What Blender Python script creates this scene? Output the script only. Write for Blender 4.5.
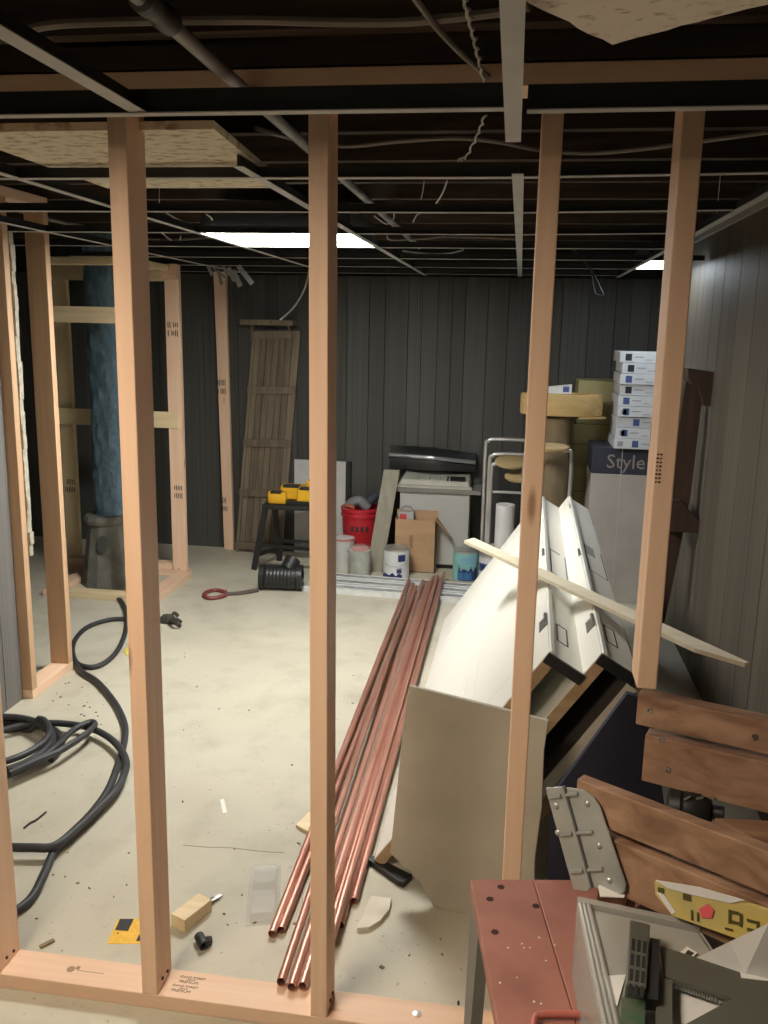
import bpy, bmesh, math, random
from mathutils import Vector as V, Matrix, Quaternion
random.seed(7)
for o in list(bpy.data.objects): bpy.data.objects.remove(o)
SC = bpy.context.scene
COL = SC.collection
# ------------------------------------------------------------------ camera
F, YAW, PIT, ROL, H = 878.9, .1473, .206, .0203, 1.580
def cam_axes():
    f = V((-math.sin(YAW)*math.cos(PIT), math.cos(YAW)*math.cos(PIT), -math.sin(PIT)))
    rt = V((math.cos(YAW), math.sin(YAW), 0)); up = rt.cross(f)
    c, s = math.cos(ROL), math.sin(ROL)
    return c*rt+s*up, -s*rt+c*up, f
RT, UP, FW = cam_axes()
CAM = V((0, 0, H))
cd = bpy.data.cameras.new('camera'); cam = bpy.data.objects.new('camera', cd); COL.objects.link(cam)
cd.sensor_fit = 'HORIZONTAL'; cd.sensor_width = 36; cd.lens = F*36/768; cd.clip_start = .02
cam.matrix_world = Matrix((( RT.x, UP.x, -FW.x, 0), (RT.y, UP.y, -FW.y, 0), (RT.z, UP.z, -FW.z, H), (0, 0, 0, 1)))
SC.camera = cam
# ------------------------------------------------------------------ world, exposure
w = bpy.data.worlds.new('world'); SC.world = w; w.use_nodes = True
w.node_tree.nodes['Background'].inputs[0].default_value = (.5, .5, .5, 1)
w.node_tree.nodes['Background'].inputs[1].default_value = .02
SC.view_settings.view_transform = 'Standard'; SC.view_settings.look = 'None'
SC.view_settings.gamma = 1; SC.view_settings.use_curve_mapping = False
SC.view_settings.exposure = 0.35
PANEL_BACK = 42.0      # emission of the two ceiling panels in the far room
PANEL_FRONT = 26.0      # emission of the warm ceiling panel on the camera's side of the studs
# ------------------------------------------------------------------ pixel -> place on a known plane
def ray(px, py): return FW+RT*((px-384)/F)+UP*((512-py)/F)
def fz(px, py, z=0.): d = ray(px, py); return CAM+d*((z-H)/d.z)
def fy(px, py, Y): d = ray(px, py); return CAM+d*(Y/d.y)
# ------------------------------------------------------------------ materials
MATS = {}
def nodes(name):
    m = bpy.data.materials.new(name); m.use_nodes = True
    return m, m.node_tree, m.node_tree.nodes['Principled BSDF']
def mat(name, c, rough=.6, metal=0., c2=None, scale=(6, 6, 6), detail=4., bump=0., var=0., lo=.35, hi=.65, trans=0., alpha=1., emit=None, estr=0., dist=0., coat=0.):
    if name in MATS: return MATS[name]
    m, t, b = nodes(name); L = t.links.new
    b.inputs['Roughness'].default_value = rough; b.inputs['Metallic'].default_value = metal
    b.inputs['Transmission Weight'].default_value = trans; b.inputs['Alpha'].default_value = alpha
    if coat: b.inputs['Coat Weight'].default_value = coat
    c2 = c2 or tuple(x*.85 for x in c)
    tc = t.nodes.new('ShaderNodeTexCoord'); mp = t.nodes.new('ShaderNodeMapping'); mp.inputs['Scale'].default_value = scale
    L(tc.outputs['Object'], mp.inputs[0])
    if var:
        oi = t.nodes.new('ShaderNodeObjectInfo'); ml = t.nodes.new('ShaderNodeVectorMath'); ml.operation = 'SCALE'
        cb = t.nodes.new('ShaderNodeCombineXYZ')
        for i in range(3): L(oi.outputs['Random'], cb.inputs[i])
        L(cb.outputs[0], ml.inputs[0]); ml.inputs['Scale'].default_value = 37.
        L(ml.outputs[0], mp.inputs['Location'])
    n = t.nodes.new('ShaderNodeTexNoise'); n.inputs['Scale'].default_value = 1; n.inputs['Detail'].default_value = detail
    n.inputs['Distortion'].default_value = dist
    L(mp.outputs[0], n.inputs['Vector'])
    r = t.nodes.new('ShaderNodeValToRGB'); e = r.color_ramp.elements
    e[0].position = lo; e[1].position = hi; e[0].color = (*c2, 1); e[1].color = (*c, 1)
    L(n.outputs['Fac'], r.inputs[0]); out = r.outputs[0]
    if var:
        hs = t.nodes.new('ShaderNodeHueSaturation'); mr = t.nodes.new('ShaderNodeMapRange')
        mr.inputs['To Min'].default_value = 1-var; mr.inputs['To Max'].default_value = 1+var
        L(oi.outputs['Random'], mr.inputs[0]); L(mr.outputs[0], hs.inputs['Value']); L(out, hs.inputs['Color']); out = hs.outputs[0]
    L(out, b.inputs['Base Color'])
    if bump:
        bp = t.nodes.new('ShaderNodeBump'); bp.inputs['Strength'].default_value = bump; bp.inputs['Distance'].default_value = .004
        L(n.outputs['Fac'], bp.inputs['Height']); L(bp.outputs[0], b.inputs['Normal'])
    if emit:
        b.inputs['Emission Color'].default_value = (*emit, 1); b.inputs['Emission Strength'].default_value = estr
    MATS[name] = m; return m
def wood(name, c, c2, axis='z', rough=.6, g=34., var=.05, knots=True, bump=.15):
    key = name+'_'+axis
    if key in MATS: return MATS[key]
    s = {'x': (1.6, g, g), 'y': (g, 1.6, g), 'z': (g, g, 1.6)}[axis]
    m = mat(key, c, rough, 0, c2, s, 5., bump, var, .3, .68, dist=.6)
    if knots:
        t = m.node_tree; L = t.links.new; b = t.nodes['Principled BSDF']
        src = b.inputs['Base Color'].links[0].from_socket
        tc = t.nodes.new('ShaderNodeTexCoord'); mp = t.nodes.new('ShaderNodeMapping')
        mp.inputs['Scale'].default_value = {'x': (2.6, 11, 11), 'y': (11, 2.6, 11), 'z': (11, 11, 2.6)}[axis]
        oi = t.nodes.new('ShaderNodeObjectInfo'); cb = t.nodes.new('ShaderNodeCombineXYZ'); ma = t.nodes.new('ShaderNodeMath'); ma.operation = 'MULTIPLY'; ma.inputs[1].default_value = 53
        L(oi.outputs['Random'], ma.inputs[0])
        for i in range(3): L(ma.outputs[0], cb.inputs[i])
        L(cb.outputs[0], mp.inputs['Location'])
        vo = t.nodes.new('ShaderNodeTexVoronoi'); vo.inputs['Scale'].default_value = 1.
        L(tc.outputs['Object'], mp.inputs[0]); L(mp.outputs[0], vo.inputs['Vector'])
        r = t.nodes.new('ShaderNodeValToRGB'); e = r.color_ramp.elements
        e[0].position = .05; e[0].color = (.85, .85, .85, 1); e[1].position = .12; e[1].color = (0, 0, 0, 1)
        L(vo.outputs['Distance'], r.inputs[0])
        mx = t.nodes.new('ShaderNodeMix'); mx.data_type = 'RGBA'
        L(r.outputs[0], mx.inputs[0]); L(src, mx.inputs[6]); mx.inputs[7].default_value = (c2[0]*.4, c2[1]*.3, c2[2]*.25, 1)
        L(mx.outputs[2], b.inputs['Base Color'])
    return m
def pine(axis): return wood('pine', (.86, .61, .44), (.78, .53, .36), axis)
def pale(axis): return wood('pale_pine', (.80, .66, .42), (.70, .55, .32), axis)
def redwood(axis): return wood('brown_lumber', (.42, .26, .165), (.20, .105, .06), axis, g=30, knots=False)
# ------------------------------------------------------------------ mesh building
class MB:
    def __init__(s): s.v = []; s.f = []
    def add(s, vs, fs):
        b = len(s.v); s.v += [V(x) for x in vs]; s.f += [tuple(b+i for i in f) for f in fs]; return s
    def hexa(s, p): return s.add(p, [(0, 3, 2, 1), (4, 5, 6, 7), (0, 1, 5, 4), (1, 2, 6, 5), (2, 3, 7, 6), (3, 0, 4, 7)])
    def box(s, a, b):
        (x0, y0, z0), (x1, y1, z1) = a, b
        x0, x1 = min(x0, x1), max(x0, x1); y0, y1 = min(y0, y1), max(y0, y1); z0, z1 = min(z0, z1), max(z0, z1)
        return s.hexa([(x0, y0, z0), (x1, y0, z0), (x1, y1, z0), (x0, y1, z0), (x0, y0, z1), (x1, y0, z1), (x1, y1, z1), (x0, y1, z1)])
    def rbox(s, c, size, ux=(1, 0, 0), uy=(0, 1, 0), uz=None):
        ux = V(ux).normalized(); uy = V(uy); uy = (uy-ux*uy.dot(ux)).normalized(); uz = V(uz) if uz else ux.cross(uy); c = V(c)
        a, b, d = size[0]/2, size[1]/2, size[2]/2
        return s.hexa([c+ux*i+uy*j+uz*k for i, j, k in ((-a, -b, -d), (a, -b, -d), (a, b, -d), (-a, b, -d), (-a, -b, d), (a, -b, d), (a, b, d), (-a, b, d))])
    def beam(s, p0, p1, wid, th, up=(0, 0, 1)):
        p0, p1 = V(p0), V(p1); d = p1-p0; ux = d.normalized(); side = ux.cross(V(up)).normalized(); u = side.cross(ux)
        return s.rbox((p0+p1)/2, (d.length, wid, th), ux, side, u)
    def prism(s, poly, d):
        n = len(poly); d = V(d); poly = [V(p) for p in poly]
        return s.add(poly+[p+d for p in poly], [tuple(range(n))[::-1], tuple(range(n, 2*n))]+[(i, (i+1) % n, n+(i+1) % n, n+i) for i in range(n)])
    def cyl(s, p0, p1, r0, r1=None, n=20, caps=True):
        r1 = r0 if r1 is None else r1; p0, p1 = V(p0), V(p1); d = (p1-p0).normalized()
        a = d.orthogonal().normalized(); b = d.cross(a)
        ring = lambda p, r: [p+(a*math.cos(t)+b*math.sin(t))*r for t in (2*math.pi*i/n for i in range(n))]
        fs = [(i, (i+1) % n, n+(i+1) % n, n+i) for i in range(n)]
        if caps: fs += [tuple(range(n))[::-1], tuple(range(n, 2*n))]
        return s.add(ring(p0, r0)+ring(p1, r1), fs)
    def pipe(s, p0, p1, r, ri, n=18):
        p0, p1 = V(p0), V(p1); d = (p1-p0).normalized(); a = d.orthogonal().normalized(); b = d.cross(a)
        vs = []
        for p, q in ((p0, r), (p1, r), (p1, ri), (p0, ri)):
            vs += [p+(a*math.cos(t)+b*math.sin(t))*q for t in (2*math.pi*i/n for i in range(n))]
        fs = []
        for k in range(4): fs += [(k*n+i, k*n+(i+1) % n, ((k+1) % 4)*n+(i+1) % n, ((k+1) % 4)*n+i) for i in range(n)]
        return s.add(vs, fs)
    def lathe(s, c, prof, n=24, axis=(0, 0, 1), sx=1., sy=1.):
        d = V(axis).normalized(); a = V((1, 0, 0)) if abs(d.x) < .9 else V((0, 1, 0)); a = (a-d*a.dot(d)).normalized(); b = d.cross(a); c = V(c)
        vs = []
        for r, h in prof: vs += [c+d*h+(a*math.cos(t)*sx+b*math.sin(t)*sy)*r for t in (2*math.pi*i/n for i in range(n))]
        fs = []
        for k in range(len(prof)-1): fs += [(k*n+i, k*n+(i+1) % n, (k+1)*n+(i+1) % n, (k+1)*n+i) for i in range(n)]
        fs += [tuple(range(n))[::-1], tuple(range((len(prof)-1)*n, len(prof)*n))]
        return s.add(vs, fs)
    def tube(s, pts, r, n=8, smooth=4):
        pts = [V(p) for p in pts]
        if smooth > 1 and len(pts) > 2:
            out = []
            for i in range(len(pts)-1):
                p0 = pts[i-1] if i else pts[0]; p1, p2 = pts[i], pts[i+1]; p3 = pts[i+2] if i+2 < len(pts) else pts[-1]
                for k in range(smooth):
                    t = k/smooth; out.append(.5*((2*p1)+(p2-p0)*t+(2*p0-5*p1+4*p2-p3)*t*t+(3*p1-p0-3*p2+p3)*t**3))
            pts = out+[pts[-1]]
        vs = []; prev = None
        for i, p in enumerate(pts):
            d = (pts[min(i+1, len(pts)-1)]-pts[max(i-1, 0)])
            d = d.normalized() if d.length > 1e-9 else V((0, 0, 1))
            a = (prev-d*prev.dot(d)) if prev else d.orthogonal()
            a = a.normalized() if a.length > 1e-6 else d.orthogonal().normalized(); prev = a; b = d.cross(a)
            vs += [p+(a*math.cos(t)+b*math.sin(t))*r for t in (2*math.pi*j/n for j in range(n))]
        m = len(pts); fs = [(k*n+i, k*n+(i+1) % n, (k+1)*n+(i+1) % n, (k+1)*n+i) for k in range(m-1) for i in range(n)]
        fs += [tuple(range(n))[::-1], tuple(range((m-1)*n, m*n))]
        return s.add(vs, fs)
    def text(s, body, size, o, ux, uy, depth=.0006, align='LEFT'):
        cu = bpy.data.curves.new('t', 'FONT'); cu.body = body; cu.size = size; cu.extrude = depth; cu.align_x = align; cu.resolution_u = 2
        ob = bpy.data.objects.new('t', cu); COL.objects.link(ob)
        dg = bpy.context.evaluated_depsgraph_get(); me = bpy.data.meshes.new_from_object(ob.evaluated_get(dg))
        ux, uy = V(ux).normalized(), V(uy).normalized(); uz = ux.cross(uy); o = V(o)
        s.add([o+ux*q.co.x+uy*q.co.y+uz*(q.co.z) for q in me.vertices], [tuple(p.vertices) for p in me.polygons])
        bpy.data.objects.remove(ob); bpy.data.curves.remove(cu); bpy.data.meshes.remove(me); return s
    def build(s, name, m, parent=None, smooth=False, bevel=0., kind=None):
        org = V(ORG[parent.name]) if parent else V((sum(v.x for v in s.v)/len(s.v), sum(v.y for v in s.v)/len(s.v), min(v.z for v in s.v)))
        me = bpy.data.meshes.new(name); me.from_pydata([v-org for v in s.v], [], s.f)
        bm = bmesh.new(); bm.from_mesh(me); bmesh.ops.recalc_face_normals(bm, faces=bm.faces); bm.to_mesh(me); bm.free()
        me.materials.append(m)
        if smooth:
            for p in me.polygons: p.use_smooth = True
            me.set_sharp_from_angle(angle=math.radians(40))
        o = bpy.data.objects.new(name, me); COL.objects.link(o)
        if parent: o.parent = parent
        else: o.location = org
        ORG[o.name] = tuple(org)
        if bevel:
            b = o.modifiers.new('bevel', 'BEVEL'); b.width = bevel; b.segments = 2; b.limit_method = 'ANGLE'
        if kind: o['kind'] = kind
        return o
ORG = {}
def tag(o, label, cat, group=None):
    o['label'] = label; o['category'] = cat
    if group: o['group'] = group
    return o
def thing(name, loc, label, cat, group=None):
    o = bpy.data.objects.new(name, None); o.empty_display_size = .05; COL.objects.link(o); o.location = loc
    ORG[o.name] = tuple(loc); return tag(o, label, cat, group)
def one(name, mb, m, label, cat, group=None, **k): return tag(mb.build(name, m, **k), label, cat, group)
X, Y, Z = V((1, 0, 0)), V((0, 1, 0)), V((0, 0, 1))
# plain materials
white_paint = mat('white_paint', (.80, .80, .76), .45, c2=(.75, .75, .71), scale=(3, 3, 3))
tee_white = mat('tee_white', (.50, .50, .48), .5, c2=(.42, .42, .40), scale=(5, 5, 5))
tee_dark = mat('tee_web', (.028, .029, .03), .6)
dark_wood = mat('joist_wood', (.07, .047, .032), .85, c2=(.035, .023, .016), scale=(3, 30, 30), var=.2)
black_plastic = mat('black_plastic', (.018, .019, .02), .42)
black_rubber = mat('black_rubber', (.035, .037, .042), .55, c2=(.022, .024, .028))
chrome = mat('chrome', (.88, .88, .88), .3, .75)
galv = mat('galvanised', (.80, .81, .81), .36, .15, c2=(.68, .70, .72), scale=(20, 20, 20))
copper = mat('copper', (.62, .335, .26), .40, .75, c2=(.52, .26, .195), scale=(3, 3, 3), var=.08)
copper_in = mat('copper_inside', (.10, .045, .035), .7, .3)
steel = mat('steel', (.5, .5, .5), .35, 1.)
cable_white = mat('cable_white', (.5, .48, .44), .6)
cable_grey = mat('cable_grey', (.24, .21, .18), .7)
ink = mat('ink', (.05, .035, .03), .8)
tile_mat = mat('ceiling_tile_fibre', (.66, .58, .43), .95, c2=(.38, .31, .2), scale=(30, 42, 40), detail=7, bump=.6, lo=.36, hi=.5)
tile_edge = mat('tile_edge', (.25, .24, .23), .9)
cardboard = mat('cardboard', (.50, .33, .19), .85, c2=(.44, .28, .16), scale=(4, 4, 30))
# ================================================================== THE SETTING
XR, YB, XL, YN = .885, 5.97, -2.035, -1.7
# concrete floor
def concrete():
    m, t, b = nodes('concrete'); L = t.links.new
    tc = t.nodes.new('ShaderNodeTexCoord')
    def noise(sc, det, dist=0.):
        n = t.nodes.new('ShaderNodeTexNoise'); n.inputs['Scale'].default_value = sc; n.inputs['Detail'].default_value = det; n.inputs['Distortion'].default_value = dist
        L(tc.outputs['Object'], n.inputs['Vector']); return n
    a, c, d = noise(1.3, 6, .8), noise(7, 8), noise(60, 3)
    r = t.nodes.new('ShaderNodeValToRGB'); e = r.color_ramp.elements
    e[0].position = .3; e[0].color = (.465, .435, .345, 1); e[1].position = .68; e[1].color = (.58, .55, .445, 1)
    L(a.outputs['Fac'], r.inputs[0])
    r2 = t.nodes.new('ShaderNodeValToRGB'); e = r2.color_ramp.elements
    e[0].position = .28; e[0].color = (.86, .85, .83, 1); e[1].position = .5; e[1].color = (1, 1, 1, 1)
    L(c.outputs['Fac'], r2.inputs[0])
    r3 = t.nodes.new('ShaderNodeValToRGB'); e = r3.color_ramp.elements
    e[0].position = .27; e[0].color = (.6, .57, .5, 1); e[1].position = .34; e[1].color = (1, 1, 1, 1)
    L(d.outputs['Fac'], r3.inputs[0])
    def mul(x, y):
        k = t.nodes.new('ShaderNodeMix'); k.data_type = 'RGBA'; k.blend_type = 'MULTIPLY'; k.inputs[0].default_value = 1
        L(x, k.inputs[6]); L(y, k.inputs[7]); return k.outputs[2]
    L(mul(mul(r.outputs[0], r2.outputs[0]), r3.outputs[0]), b.inputs['Base Color'])
    b.inputs['Roughness'].default_value = .62
    bp = t.nodes.new('ShaderNodeBump'); bp.inputs['Strength'].default_value = .12; bp.inputs['Distance'].default_value = .004
    L(c.outputs['Fac'], bp.inputs['Height']); L(bp.outputs[0], b.inputs['Normal'])
    return m
floor = MB().box((-3.7, YN, -.1), (XR+.1, YB+.15, 0)).build('floor', concrete(), kind='structure')
wallback = mat('wall_backing', (.03, .03, .03), .9)
plank_far = mat('panel_far', (.088, .088, .080), .6, c2=(.044, .044, .040), scale=(26, 26, 1.1), detail=6, bump=.2, var=.22, lo=.3, hi=.7)
plank_right = mat('panel_right', (.125, .104, .078), .55, c2=(.062, .051, .038), scale=(18, 18, .9), detail=6, bump=.2, var=.28, lo=.3, hi=.7)
plank_left = mat('panel_left', (.20, .195, .19), .6, c2=(.13, .125, .12), scale=(26, 26, 1.1), detail=6, bump=.2, var=.08, lo=.3, hi=.7)
def panel_wall(name, base_mb, m, a, b, z1, n_in, ws):
    """wall with tongue-and-groove boards, each a child board; n_in: inward normal"""
    wl = base_mb.build(name, wallback, kind='structure')
    a, b = V(a), V(b); d = (b-a).normalized(); L = (b-a).length; n_in = V(n_in)
    me = None; u = 0.
    while u < L-.01:
        wd = min(random.choice(ws)*random.uniform(.92, 1.08), L-u)
        if me is None:
            k = MB(); h = .5; g = .012
            k.hexa([(-h, 0, 0), (h, 0, 0), (h-.0, -.5, 0), (-h+.0, -.5, 0), (-h, 0, 1), (h, 0, 1), (h, -.5, 1), (-h, -.5, 1)])
            k.add([(-h, -.5, 0), (h, -.5, 0), (h-g, -1, 0), (-h+g, -1, 0), (-h, -.5, 1), (h, -.5, 1), (h-g, -1, 1), (-h+g, -1, 1)], [(0, 3, 2, 1), (4, 5, 6, 7), (1, 2, 6, 5), (2, 3, 7, 6), (3, 0, 4, 7)])
            me = bpy.data.meshes.new('wall_board'); me.from_pydata(k.v, [], k.f)
            bm = bmesh.new(); bm.from_mesh(me); bmesh.ops.recalc_face_normals(bm, faces=bm.faces); bm.to_mesh(me); bm.free(); me.materials.append(m)
        o = bpy.data.objects.new('wall_board', me); COL.objects.link(o); o.parent = wl
        p = a+d*(u+wd/2); o.location = p-V(ORG[wl.name])
        ux = d; uy = -n_in; uz = Z
        if ux.cross(uy).dot(uz) < 0: ux = -ux
        o.rotation_euler = Matrix((ux, uy, uz)).transposed().to_euler(); o.scale = (wd-.001, .012, z1*random.uniform(.998, 1.0))
        u += wd
    return wl
panel_wall('wall_back', MB().box((-3.7, YB+.005, 0), (XR+.1, YB+.12, 2.289)), plank_far, (-3.6, YB, 0), (XR, YB, 0), 1.92, (0, -1, 0), (.10, .13, .16, .09))
panel_wall('wall_right', MB().box((XR+.005, YN, 0), (XR+.1, YB+.0, 2.289)), plank_right, (XR, 1.0, 0), (XR, YB-.015, 0), 2.075, (-1, 0, 0), (.14, .2, .25, .3))
panel_wall('wall_left', MB().box((XL-.1, YN, 0), (XL-.005, 3.245, 2.08)), plank_left, (XL, 1.6, 0), (XL, 3.245, 0), 2.08, (1, 0, 0), (.2, .3))
MB().box((-3.75, 3.2, 0), (-3.6, YB+.1, 2.289)).build('wall_far_left', plank_far, kind='structure')
MB().box((-3.7, 3.15, 0), (XL-.1, 3.245, 2.289)).build('wall_return', plank_far, kind='structure')
MB().box((XL-.1, YN-.1, 0), (XR+.1, YN, 2.289)).build('wall_near', mat('drywall', (.55, .5, .42), .9), kind='structure')
MB().beam((XR-.021, 1.0, 2.06), (XR-.021, YB-.03, 2.06), .016, .03).build('trim_1', mat('trim_grey', (.38, .36, .31), .7), kind='structure')
ceiling = MB().box((-3.75, YN-.1, 2.29), (XR+.1, YB+.15, 2.33)).build('ceiling', dark_wood, kind='structure')
jm = None
yy = YN+.1
while yy < YB:
    j = MB().box((-3.6, yy-.019, 2.088), (XR-.035, yy+.019, 2.289))
    if jm is None:
        jo = j.build('joist', dark_wood, ceiling); jm = jo; jy = yy
    else:
        jo = jm.copy(); COL.objects.link(jo); jo.location = (0, yy-jy, 0)
    yy += .406
# ================================================================== MAIN STUD WALL
D0 = 1.690
fr = thing('stud_wall_frame', (-.45, D0+.045, 0), 'long open partition frame of pine studs standing across the foreground', 'wall frame')
bp_ = MB().box((-1.7, D0, 0), (.62, D0+.089, .038)).build('bottom_plate', pine('x'), fr, bevel=.002)
MB().box((-2.05, D0, 2.004), (XR-.03, D0+.089, 2.042)).build('top_plate', pine('x'), fr, bevel=.002)
MB().box((-2.05, D0, 2.046), (XR-.03, D0+.04, 2.086)).build('nailer', dark_wood, fr)
for xt, xb, zb_ in ((-1.202, -1.202, .038), (-.800, -.803, .038), (-.407, -.397, .038), (.018, .020, .038), (.258, .262, .893)):
    st = MB().hexa([(xb, D0, zb_), (xb+.038, D0, zb_), (xb+.038, D0+.089, zb_), (xb, D0+.089, zb_), (xt, D0, 2.004), (xt+.038, D0, 2.004), (xt+.038, D0+.089, 2.004), (xt, D0+.089, 2.004)]).build('stud', pine('z'), fr, bevel=.0025)
    if zb_ < .1: MB().cyl((xb+.038, D0+.03, .06), (xb+.041, D0+.03, .06), .004, n=8).cyl((xb+.038, D0+.06, .055), (xb+.041, D0+.06, .055), .004, n=8).build('nail_head', ink, st)
sp = MB()
for k, (dx, dy) in enumerate(((0, 0), (-.008, -.03))):
    o = V((-.735+dx, D0+.0655+dy, .0382))
    sp.text('IDAHO FOREST', .0092, o, X, Y, .0002).text('GROUP', .006, o+V((.02, -.0065, 0)), X, Y, .0002).text('PREMIUM', .0115, o+V((.003, -.0165, 0)), X, Y, .0002)
sp.build('grade_stamp', ink, bp_)
MB().cyl((-1.005, D0+.045, .038), (-1.005, D0+.045, .0383), .010, n=20).cyl((-.99, D0+.052, .038), (-.99, D0+.052, .0384), .006, n=14).box((-.99, D0+.043, .038), (-.92, D0+.045, .0383)).build('grade_stamp', mat('brown_stamp', (.40, .25, .16), .8), bp_)
c = fz(417, 1014, .038); MB().lathe(c, [(.010, 0), (.010, .002), (.004, .0035), (.0001, .0035)], 18).build('washer', mat('washer', (.8, .8, .8), .3, .6), bp_, smooth=True)
# ================================================================== LEFT SHORT FRAME, CHASE FRAME, LOOSE STUD
lf = thing('short_stud_frame', (-2.02, 3.45, 0), 'short two-stud pine frame standing on the floor beside the grey left wall panel', 'wall frame')
MB().box((-2.07, 3.25, 0), (-1.981, 3.60, .038)).build('bottom_plate', pine('y'), lf, bevel=.002)
MB().box((-2.07, 3.25, 2.046), (-1.981, 3.60, 2.084)).build('top_plate', pine('y'), lf, bevel=.002)
for y in (3.25, 3.56): MB().box((-2.07, y, .038), (-1.981, y+.038, 2.046)).build('stud', wood('pine_brown', (.60, .40, .25), (.50, .32, .19), 'z'), lf, bevel=.002)
mb = MB(); n = 26
for k in range(n):
    z0 = .62+k*.05; q = random.uniform(-.008, .008)
    mb.box((-2.065, 3.2885, z0), (-1.974+q*.6, 3.315+random.uniform(-.006, .006), z0+.0505))
mb.build('foam_strip', mat('foam', (.48, .46, .38), .95, c2=(.34, .32, .25), scale=(40, 40, 40)), lf)
ch = thing('pipe_chase_frame', (-2.4, 4.95, 0), 'pale pine box frame built around the blue wrapped pipe in the left corner', 'wall frame')
P = lambda nm, a, b, m: MB().box(a, b).build(nm, m, ch, bevel=.002)
P('bottom_plate', (-2.86, 5.17, 0), (-2.04, 5.259, .038), pine('x'))
P('bottom_plate', (-2.86, 5.172, .039), (-2.13, 5.259, .077), pine('x'))
P('bottom_plate', (-2.0, 4.60, 0), (-2.089, 5.168, .038), pine('y'))
P('bottom_plate', (-2.609, 4.60, 0), (-2.091, 4.689, .038), pale('x'))
P('bottom_plate', (-2.70, 4.60, 0), (-2.611, 5.168, .038), pine('y'))
lp0 = P('post', (-2.86, 5.2, .078), (-2.771, 5.238, 1.92), pale('z'))
rp = P('post', (-2.125, 5.17, .039), (-2.036, 5.208, 1.93), pine('z'))
P('header', (-2.88, 5.16, 1.83), (-2.127, 5.198, 1.919), pale('x'))
P('header', (-2.127, 5.13, 1.84), (-2.036, 5.168, 1.929), pine('x'))
P('blocking', (-2.895, 5.16, .95), (-2.06, 5.169, 1.05), pale('x'))
P('front_rail', (-2.63, 4.62, 1.577), (-2.08, 4.658, 1.664), pale('x'))
P('post', (-2.20, 4.66, .039), (-2.111, 4.698, 1.885), pale('z'))
P('top_rail', (-2.66, 4.60, 1.886), (-2.08, 4.689, 1.924), pale('x'))
P('top_rail', (-2.16, 4.69, 1.886), (-2.08, 5.13, 1.924), pale('y'))
def stamp(parent, c, ux, uy, nx, w, h):
    m = MB(); c = V(c); ux, uy = V(ux), V(uy); nn = ux.cross(uy)
    for r in range(2):
        for i in range(nx):
            if random.random() < .9:
                m.rbox(c+ux*(w*(i-.5*nx+.5)/nx)+uy*(h*(r-.5)), (w/nx*.45, h*random.uniform(.45, .8), .0008), ux, uy)
    m.build('grade_stamp', ink, parent)
s4 = [o for o in fr.children if o.name.startswith('stud')][-1]
c4 = fy(652, 468, D0); stamp(s4, (.268, D0-.0006, c4.z), Z, -X, 8, .06, .006)
for z in (.55, 1.55): stamp(rp, (-2.08, 5.1695, z), X, Z, 6, .07, .05)
stamp(lp0, (-2.815, 5.1994, .55), X, Z, 6, .07, .05)
wb = thing('loose_stud', (-2.02, 5.9, 0), 'single loose pine stud standing upright against the back wall', 'stud')
lo = MB().hexa([(-2.032, 5.90, 0), (-1.965, 5.90, 0), (-1.965, 5.938, 0), (-2.032, 5.938, 0), (-2.075, 5.90, 1.94), (-1.99, 5.90, 1.94), (-1.99, 5.938, 1.94), (-2.075, 5.938, 1.94)]).build('board', pine('z'), wb, bevel=.002)
for z in (.33, 1.16): stamp(lo, (-2.03, 5.899, z), X, Z, 6, .06, .06)
# ================================================================== PIPE, PEDESTAL
sp = thing('wrapped_stack_pipe', (-2.42, 4.95, .0), 'vertical drain pipe wrapped in crumpled blue plastic on a stone cone', 'pipe')
wr = MB(); NR, NS = 60, 26; vs = []
for k in range(NR):
    for i in range(NS):
        a = 2*math.pi*i/NS; r = .082+.007*math.sin(k*.9+i*1.7)*math.cos(k*.37-i*.8)+random.uniform(-.0045, .0045)
        vs.append((-2.43+math.cos(a)*r, 4.95+math.sin(a)*r, .42+k*1.66/(NR-1)))
wr.add(vs, [(k*NS+i, k*NS+(i+1) % NS, (k+1)*NS+(i+1) % NS, (k+1)*NS+i) for k in range(NR-1) for i in range(NS)]+[tuple(range(NS)), tuple(range((NR-1)*NS, NR*NS))])
wr.build('wrap', mat('blue_wrap', (.16, .26, .34), .45, c2=(.08, .15, .21), scale=(20, 20, 9), detail=6, bump=1., dist=1.5), sp, smooth=True)
MB().lathe((-2.45, 4.95, 0), [(.165, 0), (.160, .02), (.115, .36), (.11, .38), (.13, .39), (.135, .41), (.125, .435), (.08, .437)], 12).build('cone_base', mat('old_stone', (.22, .22, .19), .85, c2=(.13, .132, .11), scale=(9, 9, 9), detail=8, bump=.4), sp)
MB().lathe((-2.425, 4.82, .27), [(.04, 0), (.03, .012), (.0001, .014)], 10, axis=(-.1, -1, .25), sy=1.5).build('emblem', mat('stone_dark', (.09, .09, .08), .9), sp)
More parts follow.
